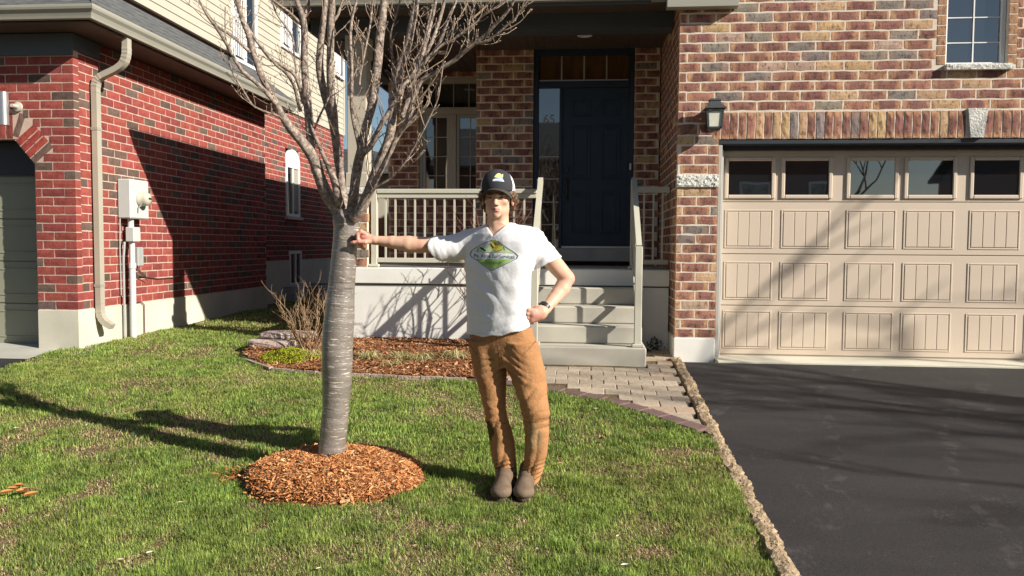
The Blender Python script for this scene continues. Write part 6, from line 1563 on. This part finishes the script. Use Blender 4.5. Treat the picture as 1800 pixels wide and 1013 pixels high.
# --- T-shirt
f = Field((B(745, 0)[0]-.03, HY-.24, Zp(600)-.03), (B(1005, 0)[0]+.02, HY+.26, Zp(380)+.02), .0042)
ST = [(396, 876, .02, 25, .062), (404, 878, .02, 46, .084), (412, 880, .015, 60, .100), (425, 882, .01, 68, .114), (440, 881, .008, 68, .122), (460, 877, .003, 64.5, .130), (480, 876.5, .0, 61.5, .130), (510, 875.5, -.004, 59.5, .124), (540, 875, -.006, 58.5, .121), (565, 876.5, -.006, 59, .124), (600, 878, -.006, 61.5, .128)]
f.loft(torso(ST), 0, p=2.0, yaw=-.34)
def slv(pts, k=.03):
    for (a, b) in zip(pts, pts[1:]): f.cone(a[0], b[0], a[1], b[1], k)
f.cone(B(868, 412, .03), B(822, 423, .08), .052, .060, .03)
slv([(B(828, 428, .082), .066), (B(800, 435, .078), .066), (B(772, 438, .070), .068), (B(750, 440, .065), .069)])
f.cone(B(893, 410, .0), B(935, 421, -.03), .052, .064, .03)
slv([(B(936, 428, -.03), .067), (B(955, 450, .0), .069), (B(970, 470, .025), .072), (B(980, 484, .045), .074)])
# folds: drag lines from the raised shoulder, sagging waves at the waist, creases at the armpits
def folds(X, Y, Z):
    x = (X-B(880, 450)[0])/SC; z = (B(880, 450)[2]-Z)/SC       # surveyed pixels from the chest centre, z downwards
    wob = 5*np.sin(z*.045+1)+4*np.sin(x*.06)
    a = ridge((x*.62+z*.38+wob)/21.0)**2; wa = np.clip(1.2-np.abs(x+42)/45, 0, 1)*np.clip(1.2-np.abs(z+5)/55, 0, 1)
    d = ridge((x*.75-z*.66+wob*1.6+12)/30.0)**1.6; wd = np.clip((z-5)/45, 0, 1)*np.clip(1.1-np.abs(x+20)/60, 0, 1)
    e = ridge((x*.25+z*.97+wob*1.2)/19.0)**1.8; we = np.clip((z-50)/45, 0, 1)*.75
    g = ridge((x*.86+z*.5+wob)/12.0)**1.6; wg = np.clip((x-52)/16, 0, 1)
    h2 = ridge((x*.9-z*.35+wob*.5)/11.0)**1.6; wh2 = np.clip((-x-62)/16, 0, 1)
    fr = np.clip((HY+.03-Y)/.05, .25, 1)
    mod = np.clip(.55+.6*np.sin(x*.05+z*.021+2)+.35*np.sin(x*.023-z*.06), 0, 1.2); amp = .0080*a*wa+.0070*d*wd*mod+.0030*e*we*(1.2-mod)+.0045*g*wg+.0022*h2*wh2
    return (amp-.003+.0022*np.sin(X*41+Z*23)*np.sin(Z*31-X*17))*fr
f.disp(folds)
# hollow the sleeves, neck, and cut hems
f.cone(B(798, 435, .077), B(735, 439, .062), .053, .064, .0, op='sub')
f.cone(B(966, 464, .022), B(986, 494, .050), .058, .067, .0, op='sub')
f.cone(h_(0, .040, -.20), h_(0, .030, -.02), .062, .066, .006, op='sub')
vx, vz = B(869, 415)[0], Zp(415.5); X = f.ax[0][:, None, None]; Y = f.ax[1][None, :, None]; Z = f.ax[2][None, None, :]
lx0, lz0 = B(852, 391)[0], Zp(391); rx0, rz0 = B(898, 390)[0], Zp(390)
def line_d(x, z, xa, za, xb, zb): L_ = math.hypot(xb-xa, zb-za); return ((x-xa)*(zb-za)-(z-za)*(xb-xa))/L_
dv = np.maximum(-line_d(X, Z, vx, vz, lx0, lz0), line_d(X, Z, vx, vz, rx0, rz0))     # negative inside the V
f.v = np.where(Y < HY+.0, np.maximum(f.v, -dv), f.v).astype(np.float32)
a = B(763.5, 418, .06); b = B(779.5, 459, .06); t = b-a; nrm = np.array([-t[2], -.10, t[0]]); nrm = nrm/np.linalg.norm(nrm); nrm = nrm if nrm[0] < 0 else -nrm
def cutside(nrm, c, cond):
    X = f.ax[0][:, None, None]; Y = f.ax[1][None, :, None]; Z = f.ax[2][None, None, :]
    d = (X-c[0])*nrm[0]+(Y-c[1])*nrm[1]+(Z-c[2])*nrm[2]; f.v = np.where(cond(X, Y, Z), np.maximum(f.v, d), f.v).astype(np.float32)
x1 = B(800, 0)[0]; cutside(nrm, a, lambda X, Y, Z: X < x1)
a = B(940, 475, .06); b = B(992.5, 449.5, .06); t = b-a; nrm = np.array([-t[2], .0, t[0]]); nrm = nrm/np.linalg.norm(nrm); nrm = nrm if nrm[2] < 0 else -nrm
x2 = B(938.5, 0)[0]; cutside(nrm, a, lambda X, Y, Z: (X > x2))
X = f.ax[0][:, None, None]; Y = f.ax[1][None, :, None]; Z = f.ax[2][None, None, :]
xe = np.array([B(q, 0)[0] for q in (815, 840, 880, 910, 940)]); ze = np.array([Zp(q) for q in (587, 589.5, 587, 580, 571)])
hem = np.interp(X.ravel(), xe, ze)[:, None, None]+.004*np.sin(X*60)
f.v = np.maximum(f.v, (hem-Z)+0*Y).astype(np.float32)
f.loft([(Zp(620), B(879, 0)[0], HY, 50*SC, .098), (Zp(576), B(879, 0)[0], HY, 50*SC, .098)], .0, 'sub', yaw=-.34)
V, F = f.mesh()
wt = np.tile(np.array([.74, .74, .755, 1.0]), (len(V), 1))
for (xa, za, xb, zb) in ((vx, vz, lx0, lz0), (vx, vz, rx0, rz0)):
    dd_ = np.abs(line_d(V[:, 0], V[:, 2], xa, za, xb, zb)); k_ = (np.abs(dd_-.017) < .0022) & (V[:, 1] < HY) & (V[:, 2] > vz-.02) & (V[:, 2] < lz0); wt[k_, :3] *= .84
seam = np.abs(V[:, 2]-np.interp(V[:, 0], xe, ze)-.016) < .0018; wt[seam, :3] *= .80
shirt = add_part('t_shirt', V, F, wt, MAT['cloth'])
shirt_bvh = BVHTree.FromPolygons([tuple(v) for v in V], [tuple(q) for q in F])

# --- shirt print
def project(bvh, p, off=.0016):
    o = CAM; d = (Vector(p)-o).normalized(); hit = bvh.ray_cast(o, d)
    if hit[0] is None: return Vector(p)
    return hit[0]-d*off
def decal(name, polys, mat, bvh, off, parent, sub=1):
    bm = bmesh.new()
    for P in polys:
        vs = [bm.verts.new((x, y, 0)) for (x, y) in P]; bm.faces.new(vs)
    bmesh.ops.triangulate(bm, faces=bm.faces[:])
    for _ in range(sub): bmesh.ops.subdivide_edges(bm, edges=bm.edges[:], cuts=1, use_grid_fill=True); bmesh.ops.triangulate(bm, faces=bm.faces[:])
    for v in bm.verts: v.co = project(bvh, at(v.co.x, v.co.y, y=HY-.12), off)
    me = bpy.data.meshes.new(name); bm.to_mesh(me); bm.free(); return link(name, me, mat, parent)
def ink(name, c): 
    m = NT(name); return m.out(m.ramp(m.noise(260, 3), [(.3, tuple(q*.85 for q in c)), (.7, tuple(min(1, q*1.1) for q in c))]), .85, None, .1)
def inset(P, k):
    cx_ = sum(p[0] for p in P)/len(P); cy_ = sum(p[1] for p in P)/len(P); return [(cx_+(x-cx_)*k, cy_+(y-cy_)*k) for (x, y) in P]
dia = [(825.5, 448), (828, 441), (838, 434), (852, 427), (864, 421.5), (876, 424), (890, 434), (906, 444.5), (911.5, 450), (909, 455), (893, 463), (876, 471), (863.5, 476.5), (850, 468), (838, 458), (829, 453)]
ring = lambda P, k: [[P[i], P[(i+1) % len(P)], inset(P, k)[(i+1) % len(P)], inset(P, k)[i]] for i in range(len(P))]
decal('print_outline', ring(dia, .955), ink('ink_outline', (.10, .18, .20)), shirt_bvh, .0016, shirt, 2)
decal('print_upper', [[p for p in inset(dia, .95) if p[1] < 446.5]+[(907, 446.5), (829, 446.5)]], ink('ink_pale_green', (.50, .62, .34)), shirt_bvh, .0014, shirt, 4) if False else None
top = [(833, 443), (840, 436), (853, 429.5), (864, 425), (875, 427), (889, 436.5), (903, 445)]
decal('print_upper', [top], ink('ink_pale_green', (.52, .66, .36)), shirt_bvh, .0014, shirt, 4)
low = [(833, 455.5), (903, 455.5), (889, 463), (875, 469), (864, 474), (851, 466.5), (840, 459.5)]
decal('print_lower', [low], ink('ink_leaf_green', (.34, .52, .16)), shirt_bvh, .0014, shirt, 4)
decal('print_hill', [[(846, 461), (858, 457.5), (876, 458.5), (893, 456.5), (880, 463), (866, 465), (852, 464.5)]], ink('ink_mid_green', (.22, .40, .12)), shirt_bvh, .0017, shirt, 3)
dk = ink('ink_dark', (.035, .05, .05)); yl = ink('ink_yellow', (.72, .60, .10)); ol = ink('ink_olive', (.30, .31, .10)); gy = ink('ink_grey', (.42, .46, .44))
decal('print_emblem', [[(862, 425), (868, 423), (876, 427.5), (884, 432), (881, 440), (873, 442), (866, 439), (861, 432)]], yl, shirt_bvh, .0018, shirt, 2)
decal('print_emblem_shade', [[(864, 422.5), (870, 421.5), (879, 427), (886, 431.5), (882, 433), (874, 430), (867, 427)], [(866, 440.5), (873, 443), (881, 441.5), (884, 436), (881.5, 438.5), (873, 441)]], ol, shirt_bvh, .0021, shirt, 1)
decal('print_emblem_bars', [[(861, 429), (863.5, 428.5), (868.5, 435.5), (866.5, 437.5)], [(868, 426.5), (869.8, 426.2), (873, 430.5), (871.5, 431.5)], [(842, 434), (848, 435.5), (854.5, 440.5), (853, 442), (845, 438)]], dk, shirt_bvh, .0024, shirt, 1)
decal('print_emblem_grey', [[(850, 430.5), (858, 426.5), (861, 431), (857, 436), (851, 434)]], gy, shirt_bvh, .0019, shirt, 1)
decal('print_shadow_lines', [[(884, 434), (886, 433), (887.5, 440.5), (886, 441)], [(839.5, 436), (841, 435.5), (840.5, 444), (839, 444)]], ink('ink_mid', (.16, .26, .16)), shirt_bvh, .0019, shirt, 1)
def text_decal(body, cx_, cy_, wid, mat, bvh, parent, off=.0024, bold=.012, slant=0.0):
    me = text_mesh(body, 1.0, bold, 3); xs_ = [v.co.x for v in me.vertices]; w0 = max(xs_)-min(xs_); k = wid/w0
    for v in me.vertices: v.co = project(bvh, at(cx_+v.co.x*k, cy_-v.co.y*k*1.12+v.co.x*k*slant, y=HY-.12), off)
    me.update(); return link('print_text', me, mat, parent)
text_decal('Pe. Abre Bul Services', 869, 450.8, 72, ink('ink_slate', (.10, .16, .19)), shirt_bvh, shirt, slant=.03)

# --- trousers
f = Field((B(812, 0)[0]-.03, HY-.19, Zp(860)-.02), (B(975, 0)[0]+.02, HY+.19, Zp(570)+.02), .0046)
PEL = [(574, 879.5, .0, 58, .118), (590, 881, .0, 60.5, .122), (610, 885, .0, 61.5, .124), (630, 889, .0, 62, .120), (645, 892, .0, 60, .105)]
f.loft(torso(PEL, -.006, -.008), 0, p=2.1, yaw=-.26)
def leg(tab): return [(Zp(py), B((xa+xb)/2, py)[0], HY+cy, (xb-xa)/2*SC, b) for (py, xa, xb, cy, b) in tab]
LL = [(600, 822, 884, 0.025, .112), (640, 829, 890.5, 0.023, .104), (665, 836, 890, 0.019, .096), (690, 843, 889.5, 0.013, .088), (715, 849.5, 889, 0.007, .083), (735, 853.5, 892, 0.003, .081), (755, 857, 899.5, 0.007, .078), (775, 859.5, 904, 0.013, .075), (800, 862.5, 906, 0.017, .074), (820, 867, 908, 0.022, .074), (838, 871.5, 909, 0.022, .076), (851, 873, 908.5, 0.022, .075)]
RL = [(600, 888, 945, -0.035, .110), (625, 889, 952, -0.035, .106), (645, 891, 957.5, -0.037, .102), (665, 900, 961, -0.043, .096), (685, 908.5, 963, -0.053, .090), (700, 913.5, 964, -0.061, .086), (716, 918, 968, -0.067, .084), (735, 921.5, 966, -0.063, .079), (760, 923, 965, -0.049, .075), (785, 922, 962.5, -0.029, .073), (805, 920.5, 959, -0.015, .073), (825, 917, 955.5, -0.004, .075), (842, 914, 949.5, 0.003, .075), (849, 914, 946, 0.005, .073)]
f.loft(leg(LL), .012, p=2.2); f.loft(leg(RL), .012, p=2.2)
def pfolds(X, Y, Z):
    x = (X-B(888, 640)[0])/SC; z = (B(888, 640)[2]-Z)/SC
    wob = 3*np.sin(z*.07)+3*np.sin(x*.11+1); fr = np.clip((HY+.02-Y)/.05, .2, 1)
    crotch = ridge((z*.95-np.abs(x)*.62+wob)/13.0)**1.8*np.exp(-((z-8)/30)**2)*np.exp(-(x/34)**2)*.0075
    thigh = ridge((z*.8+x*.5+wob)/17.0)**2*np.exp(-((z-38)/26)**2)*np.clip((x)/20, 0, 1)*.005
    cuff = ridge((z+wob*1.4+x*.28)/10.5)**1.5*np.clip((z-160)/22, 0, 1)*.0105
    knee = ridge((z+.35*x+wob*1.3)/18.0)**2*np.exp(-((z-90)/34)**2)*.0055
    calf = ridge((x*.8+z*.22+wob)/23.0)**2*np.clip((z-75)/40, 0, 1)*.0055
    return (1.3*(crotch+thigh+cuff+knee+calf)-.0030+.0016*np.sin(X*47+Z*19)*np.sin(Z*37))*fr
f.disp(pfolds)
f.v = np.maximum(f.v, np.broadcast_to((Zp(851)-f.ax[2])[None, None, :], f.v.shape)).astype(np.float32)
V, F = f.mesh(); n = len(V)
base = np.tile(np.array([.375, .190, .086]), (n, 1))
pxs = (V[:, 0]-B(888, 640)[0])/SC+888; pys = 640+(B(888, 640)[2]-V[:, 2])/SC; front = V[:, 1] < HY+.01
def stain(cx_, cy_, rx, ry, colr, amt, seed):
    global base
    d = np.sqrt(((pxs-cx_)/rx)**2+((pys-cy_)/ry)**2)+(vnoise(pxs, pys, 5, seed)-.5)*.5; w_ = np.clip((1.1-d)/.3, 0, 1)*amt*front; base = base*(1-w_[:, None])+np.array(colr)*w_[:, None]
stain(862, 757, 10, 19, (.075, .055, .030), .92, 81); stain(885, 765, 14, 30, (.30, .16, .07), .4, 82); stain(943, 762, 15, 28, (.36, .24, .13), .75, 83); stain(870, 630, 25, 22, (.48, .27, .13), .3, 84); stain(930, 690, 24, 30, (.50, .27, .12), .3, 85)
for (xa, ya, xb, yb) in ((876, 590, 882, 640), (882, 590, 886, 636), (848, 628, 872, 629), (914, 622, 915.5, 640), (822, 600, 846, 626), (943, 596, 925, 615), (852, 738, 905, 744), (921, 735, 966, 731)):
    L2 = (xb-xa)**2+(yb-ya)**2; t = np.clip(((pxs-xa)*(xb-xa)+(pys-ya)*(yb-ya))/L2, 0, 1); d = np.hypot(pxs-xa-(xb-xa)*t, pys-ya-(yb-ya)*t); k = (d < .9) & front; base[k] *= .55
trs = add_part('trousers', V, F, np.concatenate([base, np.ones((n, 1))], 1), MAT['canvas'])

# --- boots
for (nm, hx, hy_, tx, ty, dyh, dyt) in (('boot', 891, 862, 881.5, 872.5, .045, -.150), ('boot', 929, 860, 920.5, 872.0, .045, -.140)):
    hl = B(hx, 860, dyh); tl = B(tx, 872, dyt); zg = float(gz(0, HY))-.008; lo = np.minimum(hl, tl)-.09; hi = np.maximum(hl, tl)+.09; lo[2] = zg-.02; hi[2] = zg+.22
    f = Field(lo, hi, .0038)
    hb = np.array([hl[0], hl[1], zg+.045]); tb = np.array([tl[0], tl[1], zg+.036])
    lx0_ = B(889 if hx < 900 else 934, 835, .0)[0]; f.cone(hb, tb+np.array([0, .03, .0]), .042, .048, 0); f.ell(tb+np.array([0, -.010, -.002]), (.059, .062, .040), .02); f.cone(tb+np.array([0, .03, .028]), hb+np.array([0, -.01, .06]), .036, .042, .03); f.cone(np.array([hl[0], hl[1]-.01, zg+.06]), np.array([lx0_, hl[1]-.03, zg+.125]), .046, .046, .02)
    f.cone(tb*.45+hb*.55+np.array([0, 0, .035]), np.array([hl[0], hl[1]-.02, zg+.11]), .036, .042, .03); f.ell(hb, (.038, .045, .045), .01)
    f.v = np.maximum(f.v, np.broadcast_to((zg+.012-f.ax[2])[None, None, :], f.v.shape)).astype(np.float32)
    V, F = f.mesh(); c = np.tile(np.array([.175, .125, .085, 1.0]), (len(V), 1)); k = V[:, 2] > zg+.055; c[k, :3] = (.155, .11, .075)
    fr_b = (np.abs((V[:, 1]-tb[1]-.045)) < .003) & k; c[fr_b, :3] *= .55
    bo = add_part('boot', V, F, c, MAT['boot'])
    b = MB(); d = (tb-hb); d[2] = 0; L_ = np.linalg.norm(d); d /= L_; s_ = np.array([d[1], -d[0], 0]); out = []
    for i in range(28):
        a = 2*math.pi*i/28; fw_ = math.cos(a); sd_ = math.sin(a); c0 = hb*.5+tb*.5; q = c0+d*fw_*(L_/2+.058)+s_*sd_*(.052+.009*fw_); out.append((q[0], q[1], zg-.006))
    b.prism(out, (0, 0, .026)); MAT.setdefault('sole', plain('worn_rubber_sole', (.07,.05,.035), .85, .2, 30)); b.build('sole', MAT['sole'], bo)

# --- cap
CC_ = h_(0, .018, .040)
f = Field(CC_-np.array([.13, .14, .03]), CC_+np.array([.13, .14, .16]), .0036)
f.ell(CC_+np.array([0, .0, .006]), (.094, .112, .105), 0); f.ell(CC_+np.array([0, -.038, .045]), (.072, .060, .064), .04)
f.v = np.maximum(f.v, np.broadcast_to(((CC_[2]-.004)-f.ax[2])[None, None, :]+0*f.v, f.v.shape)).astype(np.float32)
f.ell(CC_+np.array([0, 0, -.006]), (.086, .104, .094), 0, 'sub')
V, F = f.mesh(); fc = V[F].mean(1)-CC_
frontm = fc[:, 1] < (-.056+.9*np.clip(fc[:, 2]-.066, 0, 1)+.10*np.clip(fc[:, 0], -1, 1)*.6)
def submesh(V, F, m): 
    F2 = F[m]; u, inv = np.unique(F2, return_inverse=True); return V[u], inv.reshape(F2.shape)
Va, Fa = submesh(V, F, frontm); capo = add_part('cap', Va, Fa, np.tile([.045, .045, .052, 1.0], (len(Va), 1)), MAT['cap'])
Vb, Fb = submesh(V, F, ~frontm); add_part('cap_mesh', Vb, Fb, np.tile([.78, .79, .82, 1.0], (len(Vb), 1)), MAT['cap'], True, capo)
cap_bvh = BVHTree.FromPolygons([tuple(v) for v in V], [tuple(q) for q in F])
# brim
b = MB(); NU, NV = 22, 7
for lay in (0, 1):
    for i in range(NU+1):
        for j in range(NV+1):
            u = -1+2*i/NU; v = j/NV; ang = u*1.18; r0x, r0y = .088, .104; x = r0x*math.sin(ang); y0 = -r0y*math.cos(ang)*1.0-.004; ext = .066*math.cos(u*1.45)**.75 if abs(u) < 1 else .0
            x2 = x*(1+.02*v); y = y0-ext*v; z = .010-.030*u*u-.012*v-.016*u*u*v-lay*.0035
            b.v.append(tuple(CC_+np.array([x2, y, z])))
for lay in (0, 1):
    o_ = lay*(NU+1)*(NV+1)
    for i in range(NU):
        for j in range(NV): a = o_+i*(NV+1)+j; b.f.append((a, a+1, a+NV+2, a+NV+1) if lay else (a, a+NV+1, a+NV+2, a+1))
n_ = (NU+1)*(NV+1)
for i in range(NU): a = i*(NV+1)+NV; b.f.append((a, a+NV+1, a+NV+1+n_, a+n_))
MAT['brim'] = plain('charcoal_brim', (.06, .058, .052), .85, .1, 20, .4, 500, .15, dist=.001)
b.build('brim', MAT['brim'], capo, True)
# embroidery: yellow dome with a pale blue lettered band
yw = ink('thread_yellow', (.78, .70, .30)); wh_ = ink('thread_white', (.75, .78, .80)); bl = ink('thread_blue', (.22, .36, .62))
decal('badge_yellow', [[(868.5, 311.5), (871.5, 307.5), (875, 304.8), (879, 305), (881, 307.5), (884.5, 306), (884, 312), (876, 313)]], yw, cap_bvh, .0022, capo, 2)
decal('badge_band', [[(867, 315), (883, 314), (886.5, 319.5), (876, 318.5), (865.5, 318.5)]], wh_, cap_bvh, .0022, capo, 2)
decal('badge_blue', [[(870, 313.2), (884, 312.8), (884.3, 314), (869, 314.6)], [(871, 316.8), (882, 316.6), (882.4, 317.6), (871, 317.9)]], bl, cap_bvh, .0030, capo, 1)
# --- hair: masses of curls below the cap
f = Field(h_(-.125, -.06, -.12), h_(.125, .15, .07), .0032)
rgh = random.Random(91)
for s_ in (-1, 1):
    for (x, y, z, r_) in ((.082, -.030, .026, .017), (.088, -.012, .020, .020), (.094, .006, .022, .021), (.097, .022, .006, .021), (.098, .040, -.012, .022), (.093, .050, -.034, .021), (.084, .056, -.048, .017), (.074, .066, -.060, .014), (.078, .055, .018, .026)):
        f.ell(h_(s_*(x-.008)+rgh.uniform(-.004, .004), y, z), (r_*.8, r_*1.15, r_*1.1), .008)
f.ell(h_(0, .070, -.015), (.082, .048, .075), .02)
f.disp(lambda X, Y, Z: .0035*np.sin(X*210+Z*90)*np.sin(Z*170+Y*140)+.003*np.sin(X*90-Z*160+Y*120))
V, F = f.mesh(); r = np.random.RandomState(5); c = np.tile([.115, .066, .036, 1.0], (len(V), 1)); c[:, :3] *= (1+.5*(vnoise(V[:, 0]+V[:, 1], V[:, 2], .012, 8)-.5))[:, None]
hair = add_part('hair', V, F, c, MAT['hair'])
hb_ = MB()
for q in range(330):
    i = r.randint(len(V)); p = Vector(V[i]); s_ = 1 if p.x > H0[0] else -1
    if p.z > H0[2]+.03: continue
    d = Vector((s_*.6+r.normal(0, .4), -.3+r.normal(0, .5), -.5+r.normal(0, .5))).normalized(); L_ = r.uniform(.012, .026); m_ = p+d*L_*.5; e = m_+Vector((s_*.3, r.normal(0, .4), .25+r.normal(0, .4))).normalized()*L_*.5
    hb_.tube([p-d*.004, m_, e], [.0011, .0010, .0004], 4, False)
hm = hb_.mesh('curls', True, False); a_ = hm.attributes.new('tint', 'FLOAT_COLOR', 'POINT'); a_.data.foreach_set('color', np.tile(np.array([.15, .088, .045, 1], np.float32), len(hm.vertices)))
o = link('curls', hm, MAT['hair'], hair); tag(o, kind='stuff')
# --- watch
wc = B(957.5, 541, -.048); wdir = Vector(B(952, 549, -.08)-B(966, 534, -.03)).normalized(); uu = wdir.cross(Vector((0, 1, 0))).normalized(); vv = wdir.cross(uu)
b = MB(); ring_ = []
for i in range(25):
    a = 2*math.pi*i/24
    for (rr_, hh_) in ((.0325, -.0105), (.0325, .0105)): b.v.append(tuple(Vector(wc)+(uu*math.cos(a)*rr_+vv*math.sin(a)*rr_*.98)+wdir*hh_))
for i in range(24): a = 2*i; b.f.append((a, a+1, a+3, a+2))
wb = b.build('watch_strap', MAT['black'], man); md = wb.modifiers.new('s', 'SOLIDIFY'); md.thickness = .004; md.offset = 1
b = MB(); cc3 = Vector(wc)+uu*0+Vector((-.012, -.034, .008)); nn3 = Vector((-.35, -1, .25)).normalized(); s3 = wdir; t3 = nn3.cross(s3).normalized()
pts = [cc3+s3*.019*math.cos(a)+t3*.019*math.sin(a) for a in np.linspace(0, 2*math.pi, 17)[:-1]]; b.prism(pts, nn3*-.010); b.build('watch_face', MAT['lampmetal'], wb)
